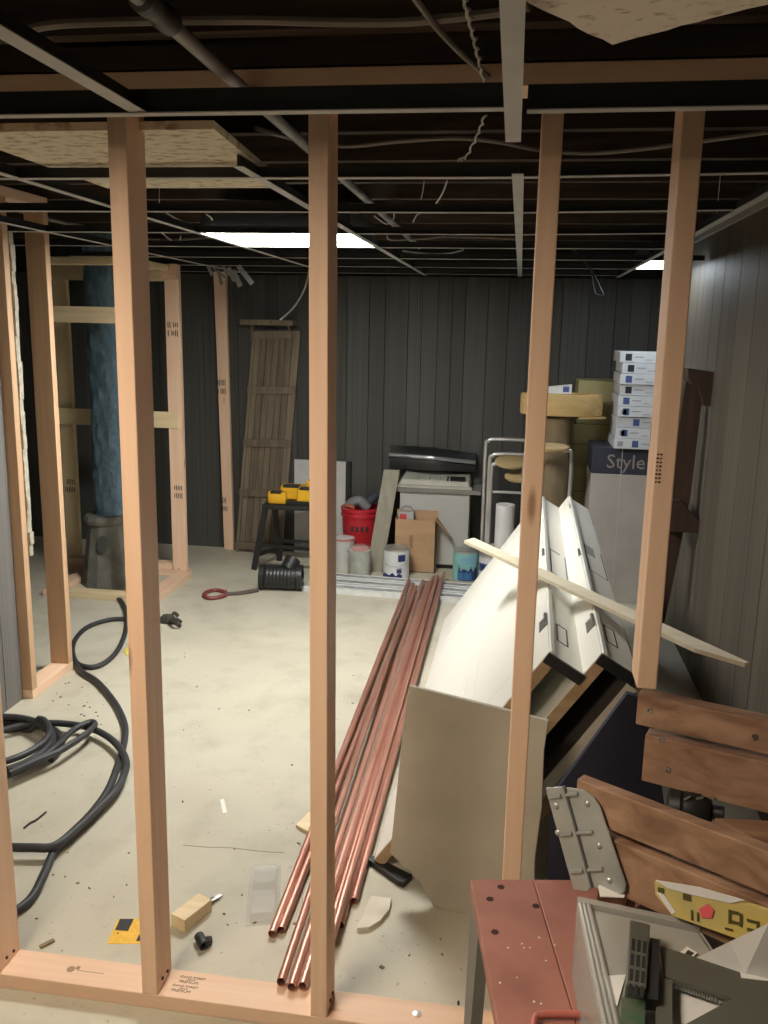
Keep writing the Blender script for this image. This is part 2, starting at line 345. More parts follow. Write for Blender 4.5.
# ================================================================== CEILING GRID
ZG = 1.925
grid = thing('ceiling_grid', (-.6, 3., ZG), 'metal suspended-ceiling grid of white tees with most panels missing', 'ceiling grid')
def tee(a, b, name='cross_tee', fw=.024, web=.024):
    a, b = V(a), V(b); d = (b-a).normalized(); side = d.cross(Z).normalized(); up = side.cross(d)
    m = MB().beam(a+up*.001, b+up*.001, fw, .002, up); o = m.build(name, tee_white, grid)
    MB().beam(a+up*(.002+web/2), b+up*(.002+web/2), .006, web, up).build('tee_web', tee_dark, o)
ROWS = [1.514+.61*k for k in range(8)]
for k, y in enumerate(ROWS):
    if k == 0:
        tee((-1.96, y, ZG+.002), (-.039, y, ZG), web=.038); tee((-.008, y, ZG-.004), (XR-.03, y, ZG-.002), web=.038)
    else:
        tee((-1.96 if k < 3 else -2.4, y, ZG-.002), (-.03, y, ZG-.006 if k < 4 else ZG)); tee((-.03, y, ZG-.006 if k < 4 else ZG), (.586 if k not in (5, 6) else XR-.03, y, ZG+.002))
for xm, y0, y1 in ((-.634, 1.98, 5.9), (-1.244, 2.0, 5.9), (-1.854, 1.9, 5.9), (.586, .2, 5.9)):
    tee((xm, y0, ZG-.003), (xm, y1, ZG-.003), 'main_tee')
tee((-.650, .3, ZG+.004), (-.658, 1.512, ZG+.004), 'main_tee', fw=.030)
tee((-.020, .3, 1.905), (-.029, 1.60, 1.893), 'main_tee', fw=.026)
tee((-.024, 2.06, ZG-.008), (-.024, 5.9, ZG-.003), 'main_tee', fw=.026)
tee((-1.244, -1.4, ZG), (-1.244, 1.51, ZG), 'main_tee')
tee((-1.244, .294, ZG), (-.66, .294, ZG)); tee((-1.244, .904, ZG), (-.66, .904, ZG))
for (a, b) in (((-1.0, 1.514), (-1.0, 1.60)), ((-.024, 3.0), (-.03, 3.02)), ((-.634, 2.8), (-.63, 2.82)), ((.586, 3.0), (.59, 3.02)), ((-1.244, 3.0), (-1.25, 3.03))):
    MB().cyl((*a, ZG+.03), (*b, 2.09), .0012, n=6).build('hanger_wire', galv, grid)
# ceiling lights
def panel_light(x0, x1, y0, y1, label, col, strength, z=ZG+.003):
    t = thing('ceiling_light', ((x0+x1)/2, (y0+y1)/2, z), label, 'ceiling light')
    e = .013
    MB().box((x0+e, y0+e, z+.006), (x1-e, y1-e, z+.09)).build('housing', tee_dark, t)
    m, tr, b = nodes('light_diffuser'); b.inputs['Base Color'].default_value = (.9, .9, .9, 1)
    b.inputs['Emission Color'].default_value = (*col, 1); b.inputs['Emission Strength'].default_value = strength
    MB().box((x0+e, y0+e, z), (x1-e, y1-e, z+.005)).build('diffuser', m, t)
panel_light(-1.244, -.634, 3.344, 3.954, 'glowing square ceiling panel in the grid left of centre', (1.0, .98, .92), PANEL_BACK)
panel_light(.586, .80, 4.564, 5.174, 'glowing ceiling panel near the right wall at the far end', (.84, .93, 1.0), PANEL_BACK*.26)
panel_light(-1.244, -.634, .294, .904, 'warm ceiling panel on the near side of the stud frame', (1.0, .83, .64), PANEL_FRONT)
# loose tiles
tile_pale = mat('ceiling_tile_pale', (.86, .79, .70), .95, c2=(.45, .37, .28), scale=(34, 40, 40), detail=7, bump=.6, lo=.33, hi=.44)
def slab(name, poly, th, label, m=tile_mat):
    return one(name, MB().prism([V(p) for p in poly], (0, 0, th)), m, label, 'ceiling tile')
slab('ceiling_tile', [(-1.17, 1.755, 1.953), (-.61, 1.755, 1.953), (-.655, 2.40, 1.953), (-.70, 2.48, 1.953), (-1.18, 2.48, 1.953)], .016, 'buff ceiling tile still lying in the grid at upper left')
c = V((.098, 1.297, 1.953)); d1 = V((-.112, -.169, 0)).normalized(); d2 = V((.165, -.134, 0)).normalized()
rag = [c+d1*(k*.028)+d2*random.uniform(0, .006) for k in range(11)]+[c+d1*.30+d2*.1, c+d1*.34+d2*.4]+[c+d2*(.42-k*.021)+d1*random.uniform(0, .006) for k in range(20)]
slab('ceiling_tile', rag, .016, 'broken mottled ceiling tile lying loose at the upper right', tile_pale)
# conduits, cables and wires under the joists
cp = thing('water_pipe', (-.505, 2.2, 1.97), 'grey galvanised pipe running under the joists at upper left', 'pipe')
MB().cyl((-.495, .4, 1.987), (-.53, 4.6, 1.987), .0115, n=16).build('pipe', mat('pipe_grey', (.36, .35, .34), .5, .2, c2=(.2, .19, .19), scale=(6, 6, 6)), cp, smooth=True)
MB().lathe((-.50, 1.165, 1.987), [(.013, 0), (.018, .004), (.018, .03), (.015, .034), (.015, .066), (.018, .07), (.018, .10), (.013, .104)], 16, axis=(0, 1, 0)).build('coupling', mat('pipe_dark', (.09, .085, .08), .5, .4), cp, smooth=True)
def cable(name, px, z, r, m, label, group=None, yp=None):
    pts = [fy(q[0], q[1], yp) if yp else fz(q[0], q[1], z) for q in px]
    return one(name, MB().tube(pts, r, 7, 5), m, label, 'cable', group, smooth=True)
cable('ceiling_cable', [(30, 29), (60, 24), (140, 21), (256, 20), (330, 22), (400, 22), (450, 18), (500, 12), (530, 6)], 2.03, .007, cable_grey, 'thick grey cable stapled under the joists at the very top of the view')
cable('ceiling_cable', [(410, -8), (425, 12), (440, 32), (470, 62), (492, 80)], 2.02, .005, cable_grey, 'dark cable sagging diagonally towards the broken tile')
tw = []
for k in range(60):
    t = k/59; px = 463+22*t; py = -10+93*t; p = fz(px, py, 2.0); a = t*60
    tw.append(p+V((math.cos(a)*.003, 0, math.sin(a)*.003)))
one('twisted_wire', MB().tube(tw, .0025, 6, 1), cable_white, 'white twisted wire hanging in front of the top plate', 'wire', smooth=True)
tw = []
q = [(485, 116), (478, 135), (466, 158), (458, 160)]
for k in range(40):
    t = k/39*3; i = min(int(t), 2); f = t-i; px = q[i][0]*(1-f)+q[i+1][0]*f; py = q[i][1]*(1-f)+q[i+1][1]*f
    p = fz(px, py, 2.03); a = k*1.1; tw.append(p+V((math.cos(a)*.003, 0, math.sin(a)*.003)))
one('twisted_wire', MB().tube(tw, .0025, 6, 1), cable_white, 'white twisted wire curling down just behind the top plate', 'wire', smooth=True)
cable('ceiling_cable', [(255, 128), (300, 140), (345, 146), (400, 141), (455, 138), (500, 142), (540, 150), (590, 153), (640, 149), (680, 144), (768, 132)], 2.07, .006, cable_grey, 'long grey cable running level behind the stud tops')
cable('ceiling_cable', [(447, 181), (441, 196), (430, 210), (418, 214), (413, 222)], 1.99, .0028, cable_white, 'white wire looping below the second cross tee')
cable('ceiling_cable', [(424, 181), (423, 190), (421, 199)], 1.99, .002, cable_grey, 'short wire end dangling left of the white loop')
cable('ceiling_cable', [(394, 213), (393, 220), (386, 224), (374, 216)], 2.0, .003, cable_white, 'small white wire hook right of the ceiling light')
cable('ceiling_cable', [(387, 235), (391, 240), (420, 239), (450, 237), (515, 239)], 1.98, .004, cable_grey, 'cable lying along the fourth cross tee')
cable('ceiling_cable', [(403, 251), (430, 254), (450, 253), (463, 250)], 1.98, .005, cable_white, 'pale cable sagging under the far joists')
cable('ceiling_cable', [(322, 206), (350, 203), (400, 207), (440, 205)], 2.05, .004, cable_grey, 'thin cable beside the second stud near the light')
cable('ceiling_cable', [(569, 246), (585, 262), (594, 275), (601, 290), (603, 295), (596, 294), (593, 285), (592, 272)], 1.96, .005, black_rubber, 'black cable hanging in a hook in front of the back wall', yp=5.0)
cable('ceiling_cable', [(310, 267), (304, 290), (293, 308), (280, 320)], 1.94, .006, mat('cord_white', (.55, .55, .52), .6), 'white cord drooping from the ceiling over the wooden panel', yp=5.7)
cable('ceiling_cable', [(160, 178+30), (175, 218), (195, 226), (204, 228), (212, 220), (206, 214)], 1.97, .003, cable_white, 'white wire with a coiled end left of the ceiling light')
cable('ceiling_cable', [(162, 233), (172, 241), (178, 243), (181, 236)], 1.97, .003, cable_white, 'small white wire loop above the chase frame')
cable('ceiling_cable', [(0, 205), (60, 222), (110, 231), (160, 240), (260, 236), (330, 250)], 2.07, .009, cable_grey, 'thick grey cable under the joists at far left')
ti = thing('torn_insulation', fz(222, 266, 1.90), 'torn scraps of pale insulation hanging above the loose stud', 'insulation')
for k in range(7):
    a = fz(208+k*5, 266+(k % 3)*2, 1.905); p = a+V((random.uniform(.02, .09), -.02, random.uniform(-.10, -.03)))
    MB().beam(a, p, random.uniform(.012, .03), .003, (0, -1, .2)).build('scrap', mat('insulation', (.32, .32, .30), .95), ti)
# ================================================================== COPPER PIPES AND METAL TRACKS
for k, (y, lab) in enumerate(((5.04, 'nearest'), (5.16, 'middle'), (5.28, 'farthest'))):
    a, b = V((-1.225+.03*k, y+.03, 0)), V((-.10, y-.03, 0))
    m = MB(); d = (b-a).normalized(); sd = d.cross(Z)
    m.beam(a+Z*.001, b+Z*.001, .09, .002); m.beam(a+sd*.044+Z*.017, b+sd*.044+Z*.017, .002, .032); m.beam(a-sd*.044+Z*.017, b-sd*.044+Z*.017, .002, .032)
    m.beam(a+sd*.036+Z*.033, b+sd*.036+Z*.033, .018, .002); m.beam(a-sd*.036+Z*.033, b-sd*.036+Z*.033, .018, .002)
    one('metal_stud', m, galv, 'galvanised metal stud on the floor before the paint cans, %s of three' % lab, 'metal stud', 'metal studs on the floor')
cpipes = [((272, 934), .012, (409, 580), .052), ((281, 930), .012, (416, 587), .052), ((281, 982), .052, (413, 584), .052), ((291.5, 987), .052, (423, 581), .052), ((302.5, 986), .052, (428, 582), .052),
          ((315, 958), .03, (433, 577), .056), ((323, 950), .03, (436, 581), .052), ((340, 925), .012, (440, 579), .052), ((354, 901), .012, (444, 573), .052), ((331, 940), .036, (437, 576), .076)]
labs = ['leftmost copper pipe, its cut end lying left of the second stud', 'second copper pipe from the left, end beside the leftmost one', 'copper pipe resting on the bottom plate, leftmost of three ends there', 'copper pipe resting on the bottom plate, middle of three ends there', 'copper pipe resting on the bottom plate, beside the second stud',
        'copper pipe whose near end hides behind the second stud', 'copper pipe left of the one on top, near end behind the second stud', 'copper pipe with its open end just right of the second stud', 'rightmost copper pipe, shortest near end beside the white door', 'copper pipe lying on top of the bundle, near end behind the second stud']
for (n0, z0, n1, z1), lab in zip(cpipes, labs):
    a, b = fz(*n0, z0), fz(*n1, z1)
    t = thing('copper_pipe', ((a+b)/2).xy.to_3d(), lab, 'copper pipe', 'bundle of long copper pipes on the floor')
    MB().pipe(a, b, .0112, .0098).build('tube', copper, t, smooth=True)
    d = (b-a).normalized(); MB().cyl(a+d*.02, b-d*.02, .0097, n=12).build('bore', copper_in, t)
# ================================================================== PREHUNG DOORS
raw = wood('raw_edge', (.55, .38, .22), (.42, .28, .15), 'x', knots=False)
hinge_m = mat('hinge', (.30, .29, .27), .35, .9)
door_white = mat('door_white', (.86, .85, .78), .38, c2=(.82, .81, .74), scale=(2, 2, 2))
def prehung(label, A, B, C, Dd, jamb_len, show_face, slots):
    """A near bottom, B near top, C far top, Dd far bottom of the slab's upper face"""
    t = thing('prehung_door', ((A+Dd)/2).xy.to_3d(), label, 'door', 'white doors leaning in a stack')
    u = (B-A).normalized(); v = (Dd-A).normalized(); nrm = u.cross(v).normalized()
    if nrm.z < 0: nrm = -nrm
    th = .035
    sl = MB().hexa([A-nrm*th, B-nrm*th, C-nrm*th, Dd-nrm*th, A, B, C, Dd]).build('slab', door_white, t, bevel=.002)
    MB().hexa([A-nrm*(th-.002)-v*.003, B-nrm*(th-.002)-v*.003, B-nrm*(th-.002)-v*.0005, A-nrm*(th-.002)-v*.0005, A-nrm*.002-v*.003, B-nrm*.002-v*.003, B-nrm*.002-v*.0005, A-nrm*.002-v*.0005]).build('end_edge', raw, sl)
    if show_face:
        pt = lambda s, q: (A*(1-s)+B*s)*(1-q)+(Dd*(1-s)+C*s)*q
        for (s0, s1) in ((.13, .46), (.54, .87)):
            for (q0, q1) in ((.07, .34), (.40, .72), (.78, .94)):
                m = MB(); e = .02
                p = [pt(s0, q0), pt(s1, q0), pt(s1, q1), pt(s0, q1)]; c = sum(p, V())/4
                inn = [x+(c-x).normalized()*e for x in p]
                m.add(p+[x+nrm*.0035 for x in inn], [(0, 1, 5, 4), (1, 2, 6, 5), (2, 3, 7, 6), (3, 0, 4, 7), (4, 5, 6, 7)])
                m.build('panel', door_white, sl)
    # hinge-side jamb, perpendicular to the slab along its top edge
    j = V((.86, 0, -.51)).normalized(); j = (j-v*j.dot(v)).normalized(); jn = j.cross(v).normalized()
    if jn.z < 0: jn = -jn
    a, b = B+u*.004, C+u*.004; jt = .030
    jb = MB().hexa([a-jn*jt, a+j*jamb_len-jn*jt, b+j*jamb_len-jn*jt, b-jn*jt, a, a+j*jamb_len, b+j*jamb_len, b]).build('jamb', door_white, t, bevel=.001)
    MB().hexa([a-jn*(jt+.001)-v*.012, a+j*(jamb_len+.001)-jn*(jt+.001)-v*.012, a+j*(jamb_len+.001)-jn*(jt+.001)-v*.0005, a-jn*(jt+.001)-v*.0005, a+jn*.001-v*.012, a+j*(jamb_len+.001)+jn*.001-v*.012, a+j*(jamb_len+.001)+jn*.001-v*.0005, a+jn*.001-v*.0005]).build('black_end_cap', black_plastic, jb)
    MB().hexa([a+j*.004+jn*.0, a+j*.016, b+j*.016, b+j*.004]+[x+jn*.007 for x in (a+j*.004, a+j*.016, b+j*.016, b+j*.004)]).build('stop_strip', white_paint, jb)
    L = (b-a).length
    for q in (.13, .5, .9):
        h = a+v*(L*q)
        MB().rbox(h-u*.022+nrm*.002, (.085, .03, .003), v, u).build('hinge', hinge_m, t)
        MB().cyl(h-v*.043+nrm*.006-u*.003, h+v*.043+nrm*.006-u*.003, .006, n=10).build('hinge_knuckle', hinge_m, t)
    for (q, l, off, wdt, mm) in slots:
        m = MB(); c0 = a+v*(L*q)+j*off+jn*.0006
        if mm is ink_grey:
            for (da, db, la, lb) in ((-l/2, 0, .007, wdt), (l/2, 0, .007, wdt), (0, -wdt/2, l, .005), (0, wdt/2, l, .005)): m.rbox(c0+v*da+j*db, (la, lb, .0008), v, j)
            m.build('strike_outline', mm, jb)
        else: m.rbox(c0, (l, wdt, .0008), v, j).build('sticker', mm, jb)
    return t
ink_grey = mat('ink_grey', (.12, .11, .10), .7)
stick_grey = mat('sticker_grey', (.36, .36, .36), .6)
stick_blue = mat('sticker_blue', (.45, .60, .70), .5)
A1, B1, C1, D1 = fy(374, 859, 2.33), fy(548, 653, 2.35), fy(540.5, 497, 4.40), fy(444, 620, 4.42)
prehung('white panel door with hinged jamb leaning nearest the copper pipes', A1, B1, C1, D1, .118, True,
        [(.10, .14, .05, .035, ink_grey), (.52, .5, .06, .07, ink_grey), (.60, .22, .05, .04, stick_grey), (.82, .3, .06, .07, ink_grey)])
off = fy(600.5, 654, 2.35)-B1; off2 = fy(567.5, 497, 4.40)-C1
prehung('second white door with hinged jamb leaning behind the first, below the printed carton', A1+off, B1+off, C1+off2, D1+off2, .118, False,
        [(.10, .14, .05, .035, ink_grey), (.55, .55, .065, .08, ink_grey), (.60, .3, .05, .04, stick_grey), (.74, .4, .085, .06, stick_blue), (.86, .3, .06, .06, ink_grey)])
A3, B3 = fy(534, 792, 2.33), fy(627, 683, 2.33)
u3 = (B3-A3).normalized(); n3 = V((u3.z, 0, -u3.x))
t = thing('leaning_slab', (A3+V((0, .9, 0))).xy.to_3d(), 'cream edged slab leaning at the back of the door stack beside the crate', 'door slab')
A3 = A3-u3*((A3.z)/u3.z)*.98
MB().prism([A3, B3, B3+n3*.032, A3+n3*.032], (0, 1.95, 0)).build('slab', mat('slab_shade', (.06, .05, .045), .7), t)  # deep shade between the stacked slabs is put into this near-black colour
MB().prism([A3, B3, B3+n3*.031, A3+n3*.031], (0, -.006, 0)).build('end_strip', mat('cream', (.70, .65, .54), .6), t)
MB().prism([A3+n3*.033, B3+n3*.033, B3+n3*.07, A3+n3*.07], (0, 1.95, 0)).build('backing_board', raw, t)
one('painted_board', MB().prism([fy(560, 786, 2.14), fy(627, 694, 2.14), fy(650, 700, 2.14), fy(672, 860, 2.14), V((.36, 2.14, 0)), V((.14, 2.14, 0)), fy(552, 796, 2.14)], (0, .02, 0)), mat('navy_paint', (.022, .024, .05), .7), 'dark navy painted board standing between the doors and the crate', 'board')
# lath lying across the door ridges
a, b = fz(468, 541, .752), fz(741, 668, .752); d = (b-a).normalized(); sd = d.cross(Z)
m = MB().prism([a-sd*.026, a+d*.03+sd*.034, b-d*.13+sd*.034, b-d*.0-sd*.012, b-sd*.026], (0, 0, .012))
one('wood_lath', m, wood('lath', (.78, .71, .55), (.70, .62, .45), 'x', knots=False), 'thin pale wooden lath lying across the tops of the white doors', 'lath')
# cement board with a broken lower corner
p0, p1 = fz(433, 906), fz(465, 914); d = (p1-p0).normalized(); lean = V((d.y, -d.x, 0)); lean = -lean if lean.y < 0 else lean
o = p0-d*.135; upv = (Z+lean*.10).normalized()
poly = [(0.0, .125), (.018, .112), (.028, .108), (.04, .092), (.062, .088), (.076, .07), (.094, .062), (.106, .04), (.122, .024), (.135, .0), (.405, 0), (.412, .1), (.406, .2), (.414, .35), (.408, .5), (.413, .585), (.026, .618), (.016, .5), (.01, .33)]
one('cement_board', MB().prism([o+d*s+upv*t for s, t in poly], lean*.013), mat('cement_board', (.54, .505, .415), .9, c2=(.46, .425, .34), scale=(5, 5, 5), detail=7), 'greyish cement board sheet with a broken corner leaning behind the third stud', 'board', bevel=.001)
# scrap pieces by it
pl = [fz(*q) for q in ((371, 899), (391, 902), (389, 913), (380, 924), (369, 931), (357, 932), (362, 920))]
one('drywall_scrap', MB().prism(pl, (0, 0, .012)), mat('plaster', (.76, .73, .63), .9, c2=(.62, .58, .48), scale=(14, 14, 14)), 'broken plasterboard chip lying beside the copper pipe ends', 'scrap')
jm_ = [fz(*q) for q in ((366, 863), (374, 861), (412, 880), (404, 888), (398, 886))]
one('strike_jamb', MB().prism([p+V((0, 0, .0)) for p in jm_], (0, 0, .018)), black_plastic, 'black jamb end sticking out under the first white door', 'jamb')
# ================================================================== FLOOR BITS
def px_prism(name, px, z, th, m, label, cat, **k): return one(name, MB().prism([fz(q[0], q[1], z) for q in px], (0, 0, th)), m, label, cat, **k)
yc = thing('yellow_card', fz(125, 932), 'yellow and black packaging card lying flat beside the first stud', 'card')
MB().prism([fz(*q) for q in ((118, 919), (150, 919), (150, 944), (107, 944))], (0, 0, .001)).build('card', mat('card_yellow', (.85, .52, .05), .5, c2=(.75, .42, .03), scale=(60, 60, 60)), yc)
MB().prism([fz(*q, .0012) for q in ((120, 919), (134, 919), (128, 931), (115, 930))], (0, 0, .0006)).build('print', black_plastic, yc)
MB().prism([fz(*q, .0012) for q in ((139, 935), (142, 935), (140, 941), (136, 941))], (0, 0, .0006)).build('print', ink, yc)
a, b = fz(178, 923, .018), fz(205, 902, .018)
wt = thing('wood_block', ((a+b)/2).xy.to_3d(), 'short wood block with a metal bar lying between the first two studs', 'wood block')
MB().beam(a, b, .05, .036).build('block', pale('x'), wt, bevel=.001)
MB().beam(fz(205, 904, .008), fz(221, 895, .008), .012, .003).cyl(fz(208, 900, .01), fz(213, 897, .01), .004, n=8).build('metal_bar', steel, wt)
pb = thing('pipe_fitting', fz(202, 944), 'small black pipe fitting lying on the floor by the wood block', 'fitting')
MB().pipe(fz(199, 936, .012), fz(204, 946, .012), .013, .009).build('body', black_rubber, pb, smooth=True)
MB().lathe(fz(206, 941, .012), [(.011, 0), (.011, .014), (.006, .016)], 12, axis=(1, .2, .1)).build('collar', black_plastic, pb, smooth=True)
clear = mat('clear_plastic', (.85, .85, .82), .12, alpha=.22, c2=(.8, .8, .78))
bl = thing('blister_pack', fz(264, 898), 'empty clear plastic blister pack on the floor beside the copper pipes', 'packaging')
q = [fz(*p) for p in ((251, 868), (281, 866), (280, 924), (245, 927))]
MB().prism(q, (0, 0, .001)).build('backing', clear, bl)
c = sum(q, V())/4
for (s0, s1) in ((.06, .42), (.5, .94)):
    base = [q[0].lerp(q[3], s0).lerp(q[1].lerp(q[2], s0), t_) for t_ in (.1, .9)]+[q[0].lerp(q[3], s1).lerp(q[1].lerp(q[2], s1), t_) for t_ in (.9, .1)]
    cc = sum(base, V())/4; MB().add(base+[x.lerp(cc, .15)+Z*.022 for x in base], [(0, 1, 5, 4), (1, 2, 6, 5), (2, 3, 7, 6), (3, 0, 4, 7), (4, 5, 6, 7)]).build('bubble', clear, bl)
px_prism('wood_offcut', ((296, 828), (309, 815), (316, 818), (310, 836)), 0, .012, pale('x'), 'small pine offcut peeking out left of the second stud', 'offcut')
px_prism('white_chip', ((220, 800), (224, 799), (227, 813), (223, 814)), 0, .002, white_paint, 'small white chip lying alone in the middle of the floor', 'chip')
one('twig', MB().tube([fz(*p, .004) for p in ((24, 828), (30, 823), (36, 820), (46, 812))], .0035, 6), ink, 'thin dark twig on the floor near the cable coil', 'twig', smooth=True)
one('wood_splinter', MB().beam(fz(40, 947, .004), fz(54, 940, .004), .01, .006), mat('splinter', (.25, .19, .12), .8), 'brown splinter on the floor behind the bottom plate at left', 'splinter')
deb = MB()
for (x0, y0, x1, y1, n) in ((180, 620, 300, 950, 16), (20, 800, 130, 940, 10), (40, 680, 110, 730, 18), (345, 640, 380, 800, 4), (345, 935, 455, 985, 4)):
    for k in range(n):
        p = fz(random.uniform(x0, x1), random.uniform(y0, y1)); r = random.uniform(.002, .006); a = random.uniform(0, 6)
        deb.rbox(p+Z*.0015, (r*2, r*random.uniform(.5, 1.4), .003), (math.cos(a), math.sin(a), 0), (-math.sin(a), math.cos(a), 0))
one('floor_crack', MB().tube([fz(*p, .0) for p in ((183, 845), (205, 847), (232, 848), (258, 851), (285, 853))], .0012, 5), mat('crack', (.33, .30, .23), .9), 'thin dark crack line running across the floor between studs', 'crack', smooth=True)
tag(deb.build('floor_debris', mat('debris', (.33, .27, .19), .9, c2=(.14, .11, .08), scale=(50, 50, 50)), kind='stuff'), 'scattered crumbs and sawdust specks over the concrete floor', 'debris')
# ================================================================== BLACK CABLE
cv = lambda pts, z=.013: [fz(x/2.77, 560+y/2.77, z) for x, y in pts]
one('power_cable', MB().tube(cv([(312, 103), (335, 112), (350, 150), (346, 205), (318, 260), (270, 294), (222, 291), (203, 265), (206, 225), (240, 187), (300, 166), (352, 164), (385, 175)]) , .012, 10), black_rubber, 'black cable end looping on the floor in front of the chase frame', 'cable', smooth=True)
one('power_cable', MB().tube(cv([(203, 275), (225, 308), (270, 338), (318, 395), (344, 450), (345, 500), (328, 562), (298, 640), (250, 705), (205, 750), (155, 800), (122, 870), (92, 930), (50, 968), (0, 990)], .014), .013, 10), black_rubber, 'long black cable snaking forward along the floor past the first stud', 'cable', smooth=True)
one('power_cable', MB().tube(cv([(-40, 490), (20, 468), (85, 455), (160, 452), (240, 463), (300, 490), (338, 530), (350, 572), (325, 632), (275, 685), (212, 745), (150, 793), (90, 797), (0, 795)], .034), .013, 10), black_rubber, 'black cable sweeping over the coil and back left at the middle', 'cable', smooth=True)
c = fz(-14, 757, 0)
pts = []
for k in range(90):
    a = k/89*2*math.pi*3.4; r = .262-.012*(k/22)+.010*math.sin(a*1.7)
    pts.append(c+V((math.cos(a)*r*.98, math.sin(a)*r*1.0, .014+.020*(k/28) % .06)))
one('power_cable', MB().tube(pts, .0125, 8, 2), black_rubber, 'coiled black cable lying on the floor at the left edge', 'cable', smooth=True)
one('power_cable', MB().tube(cv([(25, 592), (90, 562), (160, 532), (228, 490), (262, 458), (250, 449), (205, 470), (160, 512), (110, 548), (20, 580)], .055), .012, 8), black_rubber, 'narrow loop of black cable lying over the coil', 'cable', smooth=True)
# ================================================================== LEFT FLOOR THINGS NEAR THE CHASE
m = MB()
gl = thing('work_glove', fz(172, 620), 'small dark crumpled work glove on the floor right of the first stud', 'glove')
m.lathe(fz(168, 622), [(.055, 0), (.05, .02), (.03, .04), (.001, .045)], 9, sy=.7).build('palm', mat('glove', (.06, .055, .045), .9, c2=(.03, .03, .025), scale=(40, 40, 40), bump=.6), gl)
for q in ((178, 616), (181, 622), (180, 626)): MB().tube([fz(170, 621, .02), fz((170+q[0])/2, q[1]-3, .035), fz(*q, .012)], .010, 7).build('finger', MATS['glove'], gl, smooth=True)
px_prism('yellow_tag', ((124, 650), (130, 646), (132, 652), (126, 656)), 0, .004, mat('tag_yellow', (.7, .6, .1), .6), 'small yellow scrap at the foot of the first stud', 'scrap')
rt_ = thing('red_handled_tool', fz(232, 593), 'long flat tool with a red loop end lying left of the black fitting', 'tool')
MB().tube([fz(225, 594, .012), fz(240, 593, .012), fz(258, 590, .012)], .012, 8).build('shaft', mat('tool_dark', (.10, .08, .07), .6), rt_, smooth=True)
MB().tube([fz(x, y, .012) for x, y in ((226, 592), (216, 590), (207, 592), (204, 595), (209, 598), (220, 597), (226, 595))], .012, 8).build('loop_handle', mat('tool_red', (.22, .05, .05), .5), rt_, smooth=True)
# corrugated fitting
a, b = V((-1.505, 5.02, .078)), V((-1.245, 5.05, .078))
cf = thing('drain_tee', ((a+b)/2).xy.to_3d(), 'black corrugated plastic drain tee lying on the concrete floor', 'pipe fitting')
prof = [(.055, .012)]
for k in range(14): h = k*.0202; prof += [(.066, h), (.078, h+.004), (.078, h+.012), (.067, h+.016)]
prof = [(.076, 0), (.078, .03), (.070, .034)]+[p for k in range(8) for p in ((.0725, .04+k*.022), (.0745, .046+k*.022), (.0745, .054+k*.022), (.0725, .060+k*.022))]+[(.070, .225), (.079, .23), (.079, .262), (.06, .262), (.06, .24)]
MB().lathe(a, prof, 24, axis=(b-a)).build('body', black_plastic, cf, smooth=True)
MB().pipe((-1.335, 5.035, .12), (-1.315, 5.09, .175), .05, .043).build('branch', black_plastic, cf, smooth=True)
# ================================================================== FAR CLUSTER AGAINST THE BACK WALL
grey_white = mat('enamel', (.52, .52, .50), .45, c2=(.45, .45, .43), scale=(2, 2, 2))
# slatted wooden panel
pa = [fz(238, 548)+V((.02, -.10, 0)), fz(285, 549)+V((.02, -.14, 0))]
pw = thing('slatted_panel', (-1.75, 5.87, 0), 'old brown slatted wooden panel leaning on the back wall', 'wooden panel')
bl_, br_ = V((-1.92, 5.86, .0)), V((-1.60, 5.86, .0)); tl_, tr_ = V((-1.80, 5.93, 1.52)), V((-1.485, 5.93, 1.53))
slat_m = wood('old_slat', (.20, .16, .11), (.12, .095, .065), 'z', knots=False, var=.25)
N = 7
for k in range(N):
    f0, f1 = k/N+.006, (k+1)/N-.006
    b0, b1, t0, t1 = bl_.lerp(br_, f0), bl_.lerp(br_, f1), tl_.lerp(tr_, f0), tl_.lerp(tr_, f1); th = V((0, .014, 0)); dy = V((0, random.uniform(0, .004), 0))
    MB().hexa([b0+dy, b1+dy, b1+th+dy, b0+th+dy, t0+dy, t1+dy, t1+th+dy, t0+th+dy]).build('slat', slat_m, pw)
for f in (.02, .27, .50, .74, .87 if 0 else .985):
    l, r = bl_.lerp(tl_, f), br_.lerp(tr_, f)
    MB().beam(l+V((-.012, -.011, .02)), r+V((.012, -.011, .02)), .02, .05).build('batten', slat_m, pw)
for q in (0., 1.):
    l, r = bl_.lerp(br_, q), tl_.lerp(tr_, q); MB().beam(l+V((0, -.009, .0)), r+V((0, -.009, 0)), .02, .016, (0, 1, 0)).build('stile', slat_m, pw)
sh = thing('wall_shelf', (-1.68, 5.85, 1.58), 'small dusty wooden shelf board fixed above the slatted panel', 'shelf')
MB().box((-1.86, 5.80, 1.585), (-1.50, 5.956, 1.62)).build('shelf_board', slat_m, sh)
MB().box((-1.82, 5.90, 1.48), (-1.80, 5.956, 1.585)).box((-1.56, 5.90, 1.54), (-1.54, 5.956, 1.585)).build('bracket', slat_m, sh)
# white panel
t = thing('wallboard_sheet', (-1.3, 5.93, 0), 'white flat panel with a black edge standing behind the second stud', 'panel')
MB().box((-1.52, 5.925, 0), (-1.15, 5.945, .67)).build('sheet', mat('panel_white', (.62, .63, .62), .5), t)
MB().box((-1.149, 5.90, 0), (-1.115, 5.945, .67)).build('edge_trim', black_plastic, t)
